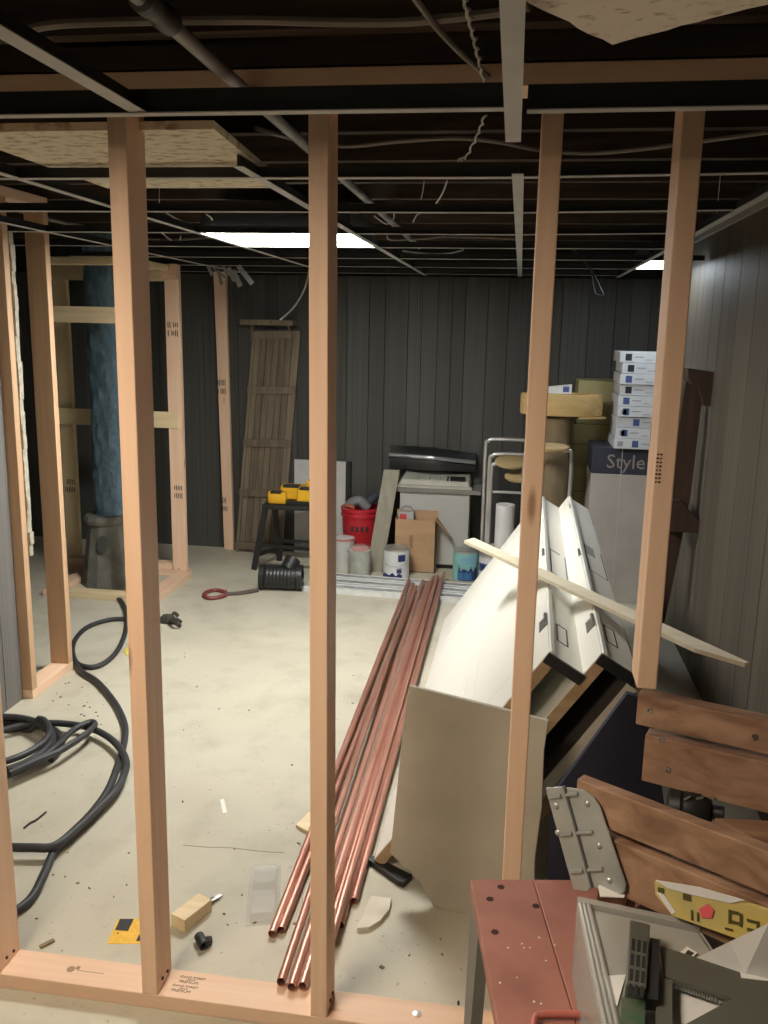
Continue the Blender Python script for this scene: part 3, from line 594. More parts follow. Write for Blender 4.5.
# black stand and yellow tool
st = thing('work_stand', (-1.45, 5.5, 0), 'black metal work stand in front of the slatted panel', 'stand')
top = [(-1.58, 5.40), (-1.23, 5.40), (-1.23, 5.62), (-1.58, 5.62)]
MB().box((-1.60, 5.39, .42), (-1.22, 5.63, .45)).build('top', black_plastic, st, bevel=.004)
for (x, y), (fx_, fy_) in zip(top, ((-1.665, 5.42), (-1.14, 5.33), (-1.16, 5.68), (-1.56, 5.68))):
    MB().beam((x, y, .42), (fx_, fy_, .004), .035, .022, (0, 1, 0)).build('leg', black_plastic, st)
MB().beam((-1.62, 5.43, .17), (-1.18, 5.38, .17), .02, .02).build('rail', black_plastic, st)
MB().beam((-1.57, 5.66, .15), (-1.19, 5.66, .15), .02, .02).build('rail', black_plastic, st)
MB().beam((-1.64, 5.44, .10), (-1.57, 5.67, .10), .02, .02).build('rail', black_plastic, st)
yt = thing('yellow_tool', (-1.42, 5.5, .45), 'yellow and black power tool lying on the black work stand', 'power tool')
ym = mat('tool_yellow', (.80, .46, .02), .4, c2=(.7, .38, .02), scale=(9, 9, 9))
for k, (x0, x1, y0, y1, z0, z1) in enumerate(((-1.57, -1.45, 5.42, 5.52, .451, .53), (-1.50, -1.34, 5.47, 5.58, .475, .565), (-1.38, -1.25, 5.43, 5.53, .47, .56), (-1.34, -1.24, 5.52, 5.6, .50, .60))):
    MB().box((x0, y0, z0), (x1, y1, z1)).build('housing', ym, yt, bevel=.012)
    MB().box((x0+.02, y0-.002, z1-.012), (x1-.03, y0+.05, z1+.006)).build('grip', black_plastic, yt, bevel=.004)
MB().box((-1.56, 5.43, .4505), (-1.25, 5.58, .474)).build('base', black_plastic, yt)
# appliance cabinet, board and things on it
Yc = 5.72
l, r = fy(400, 493, Yc), fy(470, 493, Yc)
ap = thing('appliance_cabinet', ((l.x+r.x)/2, 5.83, 0), 'low grey-white appliance box standing against the back wall', 'appliance')
MB().box((l.x, Yc, .03), (r.x, 5.95, l.z+.012)).build('body', grey_white, ap, bevel=.006)
MB().box((l.x+.02, Yc+.02, 0), (r.x-.02, 5.93, .03)).build('plinth', black_plastic, ap)
zt = l.z+.012
a, b = fy(396, 489, Yc-.02), fy(481, 489, Yc-.02)
one('grey_board', MB().box((a.x, Yc-.02, zt+.001), (b.x, 5.95, zt+.028)), mat('board_grey', (.27, .26, .235), .8, c2=(.2, .19, .17), scale=(3, 20, 20)), 'weathered grey board lying on top of the appliance', 'board')
z0 = zt+.029
wp = thing('plastic_cover', ((a.x+b.x)/2, 5.83, z0), 'off-white moulded plastic cover lying on the grey board', 'cover')
cov = mat('cover_white', (.50, .49, .43), .5, c2=(.42, .41, .35), scale=(4, 4, 4))
MB().hexa([(a.x+.0, Yc, z0), (b.x-.07, Yc, z0), (b.x-.07, 5.95, z0), (a.x+.0, 5.95, z0), (a.x+.03, Yc+.03, z0+.055), (b.x-.08, Yc+.03, z0+.05), (b.x-.08, 5.94, z0+.085), (a.x+.05, 5.94, z0+.10)]).build('shell', cov, wp, bevel=.012)
MB().box((a.x-.01, Yc-.01, z0), (b.x-.06, Yc+.01, z0+.018)).build('lip', cov, wp)
for k in range(4): MB().rbox((a.x+.14+k*.07, Yc+.05, z0+.066-.001*k), (.006, .06, .012), X, (0, 1, .3)).build('rib', cov, wp)
MB().rbox((b.x-.17, Yc+.05, z0+.062), (.12, .05, .012), X, (0, 1, .3)).build('recess', black_plastic, wp)
bz = z0+.105
bu = thing('car_bumper', ((a.x+b.x)/2-.03, 5.87, bz), 'black plastic bumper-like shell with a silver strip on top of the pile', 'car part')
sec = lambda x, k: [V((x, 5.80+k*.05, bz)), V((x, 5.79+k*.05, bz+.05)), V((x, 5.82+k*.05, bz+.10)), V((x, 5.88, bz+.13)), V((x, 5.94, bz+.12)), V((x, 5.945, bz))]
xs = [a.x-.07+(b.x-.03-a.x+.05)*i/10 for i in range(11)]
m = MB(); nn = 6; vs = []
for i, x in enumerate(xs):
    q = abs(i-5)/5; vs += [p+V((0, 0, .035*(1-i/10)-.012*q)) if k not in (0, 5) else p for k, p in enumerate(sec(x, q))]
m.add(vs, [(i*nn+j, i*nn+(j+1) % nn, (i+1)*nn+(j+1) % nn, (i+1)*nn+j) for i in range(10) for j in range(nn)]+[tuple(range(nn)), tuple(range(60, 66))])
m.build('shell', black_plastic, bu, smooth=True)
MB().tube([V((x, 5.782+.05*abs(i-5)/5, bz+.075+.03*(1-i/10)-.012*abs(i-5)/5)) for i, x in enumerate(xs)], .014, 8, 2).build('silver_strip', mat('silver', (.45, .46, .47), .3, .8), bu, smooth=True)
# leaning plank
one('leaning_plank', MB().hexa([(-.935, 5.55, 0), (-.83, 5.55, 0), (-.83, 5.57, 0), (-.935, 5.57, 0), (-.85, 5.685, .665), (-.745, 5.685, .665), (-.745, 5.705, .665), (-.85, 5.705, .665)]), wood('grey_plank', (.32, .30, .24), (.25, .23, .18), 'z', knots=False), 'weathered grey plank leaning against the appliance box', 'plank')
# cardboard box
cb = thing('cardboard_box', (-.62, 5.66, 0), 'open brown cardboard box in front of the appliance', 'box')
fl, frr = fy(391, 518, 5.60), fy(434, 518, 5.60); h = fl.z-.005; th = .006
x0, x1, y0, y1 = fl.x+.025, frr.x+.015, 5.60, 5.71
for a_, b_ in (((x0, y0, 0), (x1, y0+th, h)), ((x0, y1-th, 0), (x1, y1, h)), ((x0, y0, 0), (x0+th, y1, h)), ((x1-th, y0, 0), (x1, y1, h)), ((x0, y0, 0), (x1, y1, th))):
    MB().box(a_, b_).build('side', cardboard, cb)
MB().hexa([(x1, y0, h-.004), (x1, y1, h-.004), (x1+.10, y1-.0, h-.14), (x1+.09, y0, h-.10), (x1, y0, h), (x1, y1, h), (x1+.105, y1, h-.137), (x1+.095, y0, h-.097)]).build('flap', cardboard, cb)
MB().hexa([(x0, y1, h-.004), (x1, y1, h-.004), (x1, y1+.005, h+.04), (x0, y1+.005, h+.04), (x0, y1+.004, h), (x1, y1+.004, h), (x1, y1+.009, h+.044), (x0, y1+.009, h+.044)]).build('flap', cardboard, cb)
MB().box((x0+.10, y0-.001, .16), (x0+.125, y0+.001, .25)).build('print', mat('box_print', (.38, .24, .13), .9), cb)
rc = thing('red_carton', (x0+.06, 5.655, h), 'small red and white carton sticking out of the cardboard box', 'carton')
MB().box((x0+.02, 5.63, h-.10), (x0+.12, 5.68, h+.045)).build('carton', mat('carton_grey', (.45, .45, .45), .6), rc)
MB().box((x0+.03, 5.628, h-.01), (x0+.075, 5.632, h+.03)).build('print', mat('carton_red', (.55, .06, .06), .5), rc)
MB().tube([(x0+.03, 5.655, h+.045), (x0+.05, 5.655, h+.075), (x0+.10, 5.655, h+.07), (x0+.115, 5.655, h+.03)], .006, 6).build('strap', mat('strap', (.3, .3, .3), .6), rc, smooth=True)
# paint cans
navy = mat('label_navy', (.03, .05, .18), .4); labw = mat('label_white', (.78, .80, .80), .4); teal = mat('label_teal', (.28, .60, .58), .4); can_m = mat('can_metal', (.6, .6, .58), .35, .7)
def patch(c, r, a0, a1, z0, z1, n=8, cut=0.):
    m = MB(); vs = []
    for i in range(n+1):
        a = math.radians(a0+(a1-a0)*i/n); zz = z1-cut*abs(math.sin(i*1.3))
        vs += [c+V((math.sin(a)*r, -math.cos(a)*r, z0)), c+V((math.sin(a)*r, -math.cos(a)*r, zz))]
    return m.add(vs, [(2*i, 2*i+2, 2*i+3, 2*i+1) for i in range(n)])
def can(c, lab, body, patches, r=.083, h=.203):
    c = V(c); t = thing('paint_can', c, lab, 'paint can', 'paint cans on the floor')
    MB().lathe(c, [(r-.002, 0), (r, .003), (r, h-.004), (r+.002, h-.002), (r+.002, h), (r-.008, h), (r-.009, h-.006), (.002, h-.005)], 28).build('can', can_m, t, smooth=True)
    MB().lathe(c+Z*(h-.006), [(r-.012, 0), (r-.014, .004), (.001, .004)], 24).build('lid', can_m, t, smooth=True)
    lb = MB().pipe(c+Z*.012, c+Z*(h-.014), r+.001, r-.001, 28).build('label', body, t, smooth=True)
    for (a0, a1, z0, z1, m_, cut) in patches: patch(c, r+.0018, a0, a1, z0, z1, cut=cut).build('print', m_, lb)
    MB().tube([c+V((-r-.002, 0, h-.04)), c+V((-r*.8, -r*.8, h-.09)), c+V((0, -r-.006, h-.11)), c+V((r*.8, -r*.8, h-.09)), c+V((r+.002, 0, h-.04))], .0015, 5).build('bail', steel, t, smooth=True)
    return t
can((-.722, 5.45, 0), 'white paint can with navy label on the floor by the cardboard box', labw, [(-80, 35, .013, .06, navy, .03), (10, 32, .05, .10, navy, .03), (15, 50, .125, .17, navy, 0)])
can((-.275, 5.50, 0), 'teal and blue labelled paint can standing left of the white doors', teal, [(-30, 60, .013, .12, navy, .05), (-35, 30, .02, .08, mat('label_blue', (.06, .20, .42), .4), .02), (-20, 60, .12, .17, mat('label_sky', (.25, .5, .65), .4), .0)])
can((-.105, 5.42, 0), 'white paint can half hidden behind the leaning white door', labw, [(-40, 20, .12, .165, MATS['label_blue'], .02), (-70, -30, .10, .15, navy, 0)])
c = V((-1.095, 5.57, 0)); t = thing('white_pail', c, 'small white plastic pail just right of the second stud', 'pail')
MB().lathe(c, [(.062, 0), (.066, .01), (.072, .19), (.075, .2), (.075, .215), (.06, .22), (.001, .222)], 24).build('pail', mat('pail_white', (.70, .70, .68), .45), t, smooth=True)
MB().pipe(c+Z*.205, c+Z*.219, .077, .07, 24).build('rim', mat('pail_rim', (.6, .25, .22), .5), t, smooth=True)
c = V((-.965, 5.455, 0)); t = thing('bagged_tub', c, 'tub wrapped in wrinkled clear plastic between the pail and the plank', 'tub')
MB().lathe(c, [(.065, 0), (.07, .01), (.072, .15), (.07, .17), (.001, .175)], 20).build('tub', mat('tub_grey', (.55, .56, .48), .5, c2=(.25, .30, .24), scale=(12, 12, 9), detail=5), t, smooth=True)
pr = [(.078+random.uniform(-.004, .006), k*.02) for k in range(10)]+[(.05, .2), (.02, .205)]
MB().lathe(c, pr, 11).build('wrap', clear, t)
MB().lathe(c+Z*.172, [(.06, 0), (.058, .008), (.001, .009)], 18).build('red_lid', mat('lid_red', (.6, .2, .17), .5), t, smooth=True)
# red bucket
c = V((-1.02, 5.79, 0)); red = mat('bucket_red', (.55, .025, .04), .4, c2=(.48, .02, .03))
bk = thing('red_bucket', c, 'red plastic bucket with dark lettering full of tools', 'bucket')
MB().lathe(c, [(.105, 0), (.11, .01), (.127, .36), (.136, .365), (.138, .385), (.13, .39), (.122, .37), (.105, .03), (.001, .03)], 28).build('bucket', red, bk, smooth=True)
MB().pipe(c+Z*.33, c+Z*.345, .136, .12, 28).build('rim', red, bk, smooth=True)
m = MB()
for k, ch_ in enumerate('DeWA'):
    pass
for k in range(4): patch(c, .1225, -22+k*16, -12+k*16, .235, .285, 4, .02).build('lettering', ink, bk)
tl = thing('angle_grinder', c+Z*.36, 'grey hand tool lying in the red bucket', 'power tool')
MB().tube([c+V((-.09, -.02, .37)), c+V((-.05, -.03, .42)), c+V((0, -.03, .43)), c+V((.05, -.02, .38))], .035, 10).build('body', mat('tool_grey', (.22, .22, .23), .5), tl, smooth=True)
MB().tube([c+V((.02, .02, .37)), c+V((.07, .0, .44)), c+V((.10, .03, .46))], .028, 10).build('handle', mat('tool_navy', (.05, .055, .09), .6), tl, smooth=True)
MB().tube([c+V((-.10, -.03, .36)), c+V((-.085, -.06, .40)), c+V((-.03, -.07, .385))], .012, 8).build('cord', mat('cord_red', (.5, .12, .06), .5), tl, smooth=True)
# chrome folding stools
seat_w = wood('seat_wood', (.55, .42, .22), (.45, .33, .16), 'x', knots=False)
def stool(x0, x1, y, lab, seats):
    t = thing('folding_stool', ((x0+x1)/2, y, 0), lab, 'stool', 'folded chrome stools')
    def U(a, b, z, yy, ytop):
        r = .05; return MB().tube([(a, yy, .006), (a, (yy+ytop)/2, z*.5), (a, ytop, z-r), (a+r*.3, ytop, z-r*.3), (a+r, ytop, z), (b-r, ytop, z), (b-r*.3, ytop, z-r*.3), (b, ytop, z-r), (b, (yy+ytop)/2, z*.5), (b, yy, .006)], .0125, 10, 4)
    U(x0, x1, .90, y+.06, y+.02).build('back_frame', chrome, t, smooth=True)
    U(x0+.03, x1-.0, .81, y-.03, y-.01).build('front_frame', chrome, t, smooth=True)
    U(x0+.045, x1-.02, .76, y-.06, y-.04).build('front_frame', chrome, t, smooth=True)
    MB().cyl((x0+.03, y-.04, .57), (x1, y-.04, .57), .009, n=10).build('crossbar', chrome, t, smooth=True)
    MB().cyl((x0+.03, y-.03, .22), (x1, y-.03, .22), .009, n=10).build('crossbar', chrome, t, smooth=True)
    for (sx, sz, rr) in seats: MB().lathe((sx, y-.10, sz), [(rr-.008, -.012), (rr, -.006), (rr, .008), (rr-.01, .013), (.001, .014)], 24, axis=(0, -.35, 1), sy=.8).build('seat', seat_w, t, smooth=True)
stool(-.185, .12, 5.62, 'folded chrome stool with round wooden seats left of the third stud', [(-.02, .775, .10), (.03, .685, .085)])
t = thing('folding_stool', (.26, 5.17, 0), 'folded chrome stool with a wooden seat right of the third stud', 'stool', 'folded chrome stools')
MB().tube([(.06, 5.13, .006), (.06, 5.15, .5), (.06, 5.17, .86), (.10, 5.17, .905), (.28, 5.17, .905), (.325, 5.17, .87), (.325, 5.15, .5), (.325, 5.13, .006)], .010, 10, 5).build('back_frame', chrome, t, smooth=True)
MB().lathe((.20, 5.10, .93), [(.10, -.012), (.108, -.006), (.108, .008), (.1, .013), (.001, .014)], 24, axis=(0, -.12, 1), sy=.6).build('seat', seat_w, t, smooth=True)
MB().cyl((.06, 5.15, .5), (.325, 5.15, .5), .009, n=10).build('crossbar', chrome, t, smooth=True)
# white roll
c = fy(505.5, 506, 5.2); t = thing('white_roll', (c.x, 5.2, 0), 'upright white paper roll beside the leaning doors', 'roll')
MB().pipe((c.x, 5.2, 0), (c.x, 5.2, c.z+.01), .056, .02, 24).build('roll', mat('roll_white', (.68, .69, .69), .6), t, smooth=True)
# rolled rug column with wooden drum
t = thing('rolled_rug', (.24, 5.38, 0), 'upright tan rolled rug standing behind the third stud', 'rug')
MB().lathe((.24, 5.38, 0), [(.085, 0), (.092, .02), (.095, .4), (.09, .8), (.095, 1.08), (.06, 1.095), (.001, 1.09)], 22).build('roll', mat('rug_tan', (.30, .225, .14), .95, c2=(.16, .12, .07), scale=(9, 9, 3), detail=6, bump=.4), t, smooth=True)
for z in (.3, .9): MB().pipe((.24, 5.38, z), (.24, 5.38, z+.015), .098, .09, 22).build('tie', cable_grey, t, smooth=True)
t = thing('wooden_drum', (.26, 5.36, 1.10), 'pale wooden hoop resting on top of the rolled rug', 'hoop')
dw = wood('drum_wood', (.62, .44, .20), (.50, .34, .14), 'x', knots=False)
MB().lathe((.26, 5.36, 1.097), [(.235, 0), (.242, .006), (.242, .12), (.225, .125), (.22, .10), (.001, .098)], 36, sy=.55).build('shell', dw, t, smooth=True)
MB().prism([(.36, 5.22, 1.085), (.52, 5.30, 1.085), (.50, 5.34, 1.085), (.35, 5.30, 1.085)], (0, 0, .011)).build('lip', dw, t)
t = thing('small_white_box', (.235, 5.30, 1.225), 'small white box with a blue mark on the wooden hoop', 'box')
MB().hexa([(.16, 5.27, 1.226), (.31, 5.27, 1.226), (.31, 5.33, 1.226), (.16, 5.33, 1.226), (.16, 5.27, 1.262), (.31, 5.27, 1.28), (.31, 5.33, 1.28), (.16, 5.33, 1.262)]).build('carton', labw, t)
MB().box((.26, 5.268, 1.237), (.295, 5.2699, 1.268)).build('logo', mat('logo_blue', (.08, .12, .32), .5), t)
# olive boxes
ol = mat('olive_card', (.46, .42, .22), .8, c2=(.38, .34, .16), scale=(5, 5, 5)); z = 0.
for k, (h, dx, lab) in enumerate(((.42, 0, 'bottom olive carton of the stack behind the rolled rug'), (.34, .01, 'second olive carton in the stack behind the rolled rug'), (.26, -.01, 'third olive carton in the stack behind the rolled rug'), (.27, .0, 'topmost olive carton of the stack behind the rolled rug'))):
    t = thing('olive_carton', (.50, 5.78, z), lab, 'carton', 'olive cartons stacked by the back wall')
    MB().box((.37+dx, 5.62, z), (.63+dx, 5.93, z+h-.002)).build('carton', ol, t, bevel=.004)
    MB().box((.372+dx, 5.6185, z+h*.5), (.628+dx, 5.6199, z+h*.5+.004)).build('seam', mat('seam', (.12, .11, .05), .9), t)
    z += h
# printed carton and the stack of white boxes
t = thing('printed_carton', (.68, 5.36, 0), 'tall white carton with a navy band reading Style', 'carton')
sx0, sx1, sy0, sy1, sz = .448, .83, 5.20, 5.56, .93
MB().box((sx0, sy0, 0), (sx1, sy1, .775)).build('carton', mat('carton_white', (.50, .46, .42), .6), t, bevel=.003)
nb = MB().box((sx0-.0, sy0-.0, .7755), (sx1, sy1, sz)).build('band', mat('band_navy', (.045, .05, .075), .5), t, bevel=.003)
a = fy(606, 466, sy0-.002)
MB().text('Style', .115, (a.x, sy0-.001, .812), X, Z, .0005).build('lettering', mat('letter_pale', (.36, .33, .30), .6), nb)
MB().box((a.x+.085, sy0-.0015, .0), (a.x+.09, sy0-.0005, .925)).build('strap', mat('strap_white', (.55, .55, .55), .5), t)
wbx = mat('whitebox', (.66, .69, .72), .5, c2=(.58, .61, .64), scale=(5, 5, 5), var=.06); z = sz+.001
logo = MATS['logo_blue']; lg2 = mat('logo_dark', (.03, .035, .05), .5); lg3 = mat('print_grey', (.36, .38, .42), .6)
words = ['bottom', 'second', 'third', 'fourth', 'fifth', 'sixth', 'seventh', 'eighth', 'topmost']
for k in range(9):
    dx = (.0, .006, .004, .008, .006, .012, .008, .016, .0)[k]; hh = .0595
    lab = ('%s white flooring box in the stack on the printed carton' % words[k]) if k in (0, 8) else ('%s white flooring box from the bottom of the stack on the carton' % words[k])
    t = thing('flooring_box', (.70+dx, 5.34, z), lab, 'box', 'stack of white flooring boxes')
    x0, x1, y0, y1 = .56+dx, .83+dx, 5.16+.006*(k % 3), 5.52
    MB().box((x0, y0, z), (x1, y1, z+hh-.0015)).build('box', wbx, t, bevel=.002)
    lx = x0+(.09, .02, .085, .018, .018, .02, .02, .02, .02)[k]+.01
    MB().box((lx, y0-.0012, z+.010), (lx+.035, y0-.0002, z+.048)).build('logo', lg2 if k in (5, 7, 8) else logo, t)
    MB().box((lx+.05, y0-.0012, z+.028), (lx+.10, y0-.0002, z+.034)).box((lx+.11, y0-.0012, z+.014), (lx+.15, y0-.0002, z+.018)).build('print', lg3, t)
    if k in (0, 1, 3): MB().box((x0+.02, y0-.0012, z+.014), (x0+.05, y0-.0002, z+.042)).build('print', lg3, t)
    z += hh+.0015
# dark wooden bracket shelf by the right wall
bs = thing('dark_wood_rack', (.75, 4.25, 0), 'dark brown wooden rack piece standing against the right wall', 'rack')
dk = wood('walnut', (.085, .05, .032), (.045, .027, .017), 'z', knots=False)
G = lambda x, y, Yq: fy(x, y, Yq)
YR = 4.20
MB().prism([G(686, 381, YR+.02), G(703, 393, YR+.02), G(690, 500, YR+.02), V((.735, YR+.02, 0)), V((.63, YR+.02, 0)), G(668, 500, YR+.02)], (.0, .05, 0)).build('upright', dk, bs)
MB().prism([G(688, 368, YR), G(715, 372, YR), G(716, 384, YR), V((XR-.016, YR, G(725, 396, YR).z)), V((XR-.016, YR, G(725, 406, YR).z)), G(704, 406, YR), G(699, 390, YR), G(688, 378, YR)], (0, .20, 0)).build('cap', dk, bs, bevel=.003)
MB().prism([G(672, 500, YR), G(681, 500, YR), G(700, 523, YR), G(699, 533, YR), G(668, 532, YR)], (0, .20, 0)).build('lower_block', dk, bs, bevel=.003)
# ================================================================== FOREGROUND: CRATE
def hitp(px, py, p, n):
    d = ray(px, py); return CAM+d*((V(p)-CAM).dot(n)/d.dot(n))
zt = .905
a, b = fz(577, 779, zt), fz(768, 852, zt); a2, b2 = fz(638, 694, zt), fz(768, 722, zt)
dn = (b-a).normalized(); df = (b2-a2).normalized()
ct = thing('lumber_crate', V(((a.x+b2.x)/2+.2, 1.4, 0)), 'open topped frame of brown lumber rails at the right edge', 'crate')
L = .66
def rail(p, d, z0, z1, name='rail', s0=0., l=L, m=redwood('x'), th=.036):
    q = V((p.x, p.y, 0)); sd = d.cross(Z); sd = -sd if sd.y < 0 else sd
    return MB().prism([q+d*s0+Z*z0, q+d*(s0+l)+Z*z0, q+d*(s0+l)+Z*z1, q+d*s0+Z*z1], sd*th).build(name, m, ct, bevel=.002)
r1 = rail(a, dn, zt-.062, zt, th=.022); r2 = rail(a, dn, zt-.162, zt-.076, s0=.012, th=.022)
r3 = rail(a2, df, zt-.062, zt, l=.52); r4 = rail(a2, df, zt-.175, zt-.078, s0=.02, l=.5)
for rr, p, d in ((r3, a2, df), (r4, a2, df), (r4, a2, df)): pass
for (px, py, par) in ((650, 711, r3), (661, 740, r4), (668, 770, r4), (755, 737, r3)):
    n_ = df.cross(Z); c = hitp(px, py, a2, n_); n_ = -n_ if n_.y > 0 else n_
    MB().lathe(c, [(.006, 0), (.006, .001), (.003, .0015), (.001, .0005)], 14, axis=n_).build('screw', steel, par, smooth=True)
for p, d in ((a, dn), (a2, df)):
    sd = d.cross(Z); sd = -sd if sd.y < 0 else sd
    for s in (.03, L-.08 if p is a else .44):
        q = V((p.x, p.y, 0))+d*s+(sd*.037 if p is a else -sd*.038)
        if p is a2 and s < .1: continue
        q = q+Z*(.621 if (p is a and s < .1) else 0); MB().prism([q, q+d*.05, q+d*.05+Z*(zt-.03-q.z), q+Z*(zt-.03-q.z)], sd*.036).build('leg', redwood('z'), ct, bevel=.002)
e0, e1 = a+dn*(L-.03), a2+df*.5; MB().beam((e0.x, e0.y+.05, zt-.06), (e1.x, e1.y-.05, zt-.06), .03, .08).build('end_rail', redwood('y'), ct)
mid = (a+b2)/2
pb_ = [V((a.x, a.y, 0))+dn*.1+V((0, .08, 0)), V((a.x, a.y, 0))+dn*(L-.08)+V((0, .08, 0)), V((a2.x, a2.y, 0))+df*.44-V((0, .08, 0)), V((a2.x, a2.y, 0))+df*.12-V((0, .08, 0))]
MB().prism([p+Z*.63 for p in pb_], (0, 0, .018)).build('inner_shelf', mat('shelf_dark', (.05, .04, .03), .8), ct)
c = fz(697, 806, .70); vt = thing('black_motor', (c.x, c.y, .649), 'black finned motor lying inside the lumber frame', 'motor')
MB().lathe((c.x-.05, c.y+.01, .690), [(.03, 0), (.04, .006), (.04, .025), (.036, .028), (.041, .032), (.041, .06), (.03, .075), (.014, .08), (.014, .10)], 20, axis=(1, -.3, .1)).build('body', black_plastic, vt, smooth=True)
for k in range(3): MB().beam((c.x-.03+k*.022, c.y-.025, .725+.004*k), (c.x-.02+k*.022, c.y-.03, .735), .005, .003).build('fin', mat('fin', (.25, .25, .25), .4, .5), vt)
q = [fz(715, 818, .75), fz(790, 822, .75), fz(790, 846, .75), fz(750, 836, .75)]
one('lumber_offcut', MB().prism(q, (0, 0, -.10)), redwood('x'), 'pale cut lumber end inside the frame at the right edge', 'offcut')
# galvanised bracket clamped to the near rails
n_ = dn.cross(Z); n_ = -n_ if n_.y > 0 else n_; pp = a+n_*.004
bm_ = mat('bracket_metal', (.46, .48, .47), .38, .5, c2=(.37, .39, .38), scale=(14, 14, 14))
bk = thing('steel_bracket', V((a.x, a.y-.02, .68)), 'folded galvanised steel bracket fixed on the near rail end', 'bracket')
Q = lambda x, y, o=0.: hitp(x, y, pp+n_*o, n_)
right = [Q(562, 786), Q(584, 789), Q(594, 796), Q(601, 806), Q(627, 884), Q(626, 891), Q(620, 894), Q(592, 886)]
rp_ = MB().prism(right, n_*.003).build('plate', bm_, bk, bevel=.0015)
left = [Q(546, 787), Q(564, 786), Q(592, 886), Q(588, 891), Q(574, 889)]
lp_ = MB().prism(left, n_*.003).build('plate', bm_, bk, bevel=.0015)
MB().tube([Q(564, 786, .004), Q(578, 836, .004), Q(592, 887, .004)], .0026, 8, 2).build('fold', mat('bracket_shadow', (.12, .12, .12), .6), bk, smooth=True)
for (x0, y0, x1, y1) in ((549, 798, 561, 796), (566, 795, 578, 794), (561, 835, 572, 834), (577, 833, 593, 832), (571, 872, 583, 871), (588, 870, 603, 869)):
    MB().tube([Q(x0, y0, .004), Q(x1, y1, .004)], .0035, 8, 1).build('bead', bm_, bk, smooth=True)
for (x, y) in ((587, 804), (599, 846), (609, 881), (556, 806), (558, 833)):
    MB().lathe(Q(x, y, .003), [(.0055, 0), (.004, .002), (.001, .003)], 12, axis=n_).build('dimple', bm_, bk, smooth=True)
# ================================================================== FOREGROUND: RED-BROWN FOLDING WORKBENCH
zb = .62
p0, p1 = fz(470, 879, zb), fz(497, 1024, zb); dl = (p1-p0).normalized(); p1 = p0+dl*.62; dr = V((-dl.y, dl.x, 0)); dr = -dr if dr.x < 0 else dr
p0 = V((p0.x, p0.y, 0)); wbn = thing('folding_workbench', p0+dl*.3+dr*.15, 'red-brown folding workbench with grey steel legs in the foreground', 'workbench')
rb = mat('bench_red', (.35, .145, .105), .5, c2=(.24, .09, .065), scale=(9, 9, 9), detail=6, lo=.3, hi=.55)
wds = (0, .113, .228, .46)
jaws = []
for k in range(3):
    q0 = p0+dr*(wds[k]+.0006); q1 = p0+dr*(wds[k+1]-.0006)
    jaws.append(MB().prism([q0+Z*(zb-.025), q1+Z*(zb-.025), q1+dl*.62+Z*(zb-.025), q0+dl*.62+Z*(zb-.025)], (0, 0, .025)).build('jaw', rb, wbn, bevel=.0015))
for (x, y) in ((490, 899), (501, 887), (495, 932), (536, 906)):
    c = fz(x, y, zb); MB().lathe(c, [(.0065, 0), (.006, .0006), (.001, .0007)], 14).build('dog_hole', mat('hole', (.04, .015, .01), .9), jaws[0 if x < 530 else 1])
specks = MB()
for (x, y) in ((522, 944), (524, 948), (530, 948), (508, 948), (546, 961), (555, 945), (500, 983), (517, 978), (534, 1002), (541, 1004), (539, 938)):
    c = fz(x, y, zb); r = random.uniform(.0008, .0018); specks.rbox(c+Z*.0006, (r*2, r*1.5, .001), X, Y)
specks.build('paint_speck', white_paint, jaws[0], kind='stuff')
gm = mat('bench_grey', (.20, .20, .185), .5, .3)
q = p0+dr*.004
MB().prism([q+dl*.0+Z*(zb-.026), q+dl*.10+Z*(zb-.026), q+dl*.075-dr*.014+Z*.0, q+dl*.04-dr*.014], dr*.02).build('leg', gm, wbn)
MB().prism([q+dl*.50+Z*(zb-.026), q+dl*.60+Z*(zb-.026), q+dl*.57, q+dl*.53], dr*.02).build('leg', gm, wbn)
for s in (.05, .55): MB().prism([q+dr*.42+dl*s+Z*(zb-.026), q+dr*.42+dl*(s+.04)+Z*(zb-.026), q+dr*.43+dl*(s+.04), q+dr*.43+dl*s], dr*.02).build('leg', gm, wbn)
MB().beam(q+dl*.055+dr*.02+Z*.2, q+dl*.055+dr*.42+Z*.2, .03, .02).build('brace', gm, wbn)
c = hitp(466, 1003, p0, dr); MB().lathe(c-dr*.012, [(.004, 0), (.004, .003), (.001, .004)], 10, axis=-dr).build('rivet', ink, wbn)
hd = mat('handle_red', (.45, .13, .10), .45)
MB().tube([fz(x, y, zb+.008) for x, y in ((533, 1060), (533, 1028), (535, 1018), (541, 1015), (560, 1014), (584, 1015), (590, 1018), (593, 1030), (597, 1060))], .0055, 10).build('handle', hd, wbn, smooth=True)
# clear organiser box on the workbench
ob = thing('organiser_box', fz(660, 960, zb)+Z*.0, 'translucent grey plastic organiser box full of papers on the workbench', 'storage box')
cl2 = mat('cloudy_plastic', (.52, .52, .49), .22, c2=(.44, .44, .41), scale=(3, 3, 3), alpha=.62)
zo = zb+.001; zl = zb+.125
A_, B_, C_, D_ = fz(577, 904, zl), fz(700, 930, zl), fz(800, 1080, zl), fz(612, 1080, zl)
base = [A_, B_, C_, D_]; cen = sum(base, V())/4
dwn = lambda p, z: V((p.x, p.y, z))
for i in range(4):
    p, q = base[i], base[(i+1) % 4]; inn = lambda x: x+(cen-x).normalized()*.004
    MB().hexa([dwn(p, zo), dwn(q, zo), dwn(inn(q), zo), dwn(inn(p), zo), p, q, inn(q), inn(p)]).build('wall', cl2, ob)
MB().prism([dwn(p, zo) for p in base], (0, 0, .004)).build('bottom', cl2, ob)
MB().prism([p+(cen-p).normalized()*.012 for p in base], (0, 0, .003)).build('lid', cl2, ob, bevel=.001)
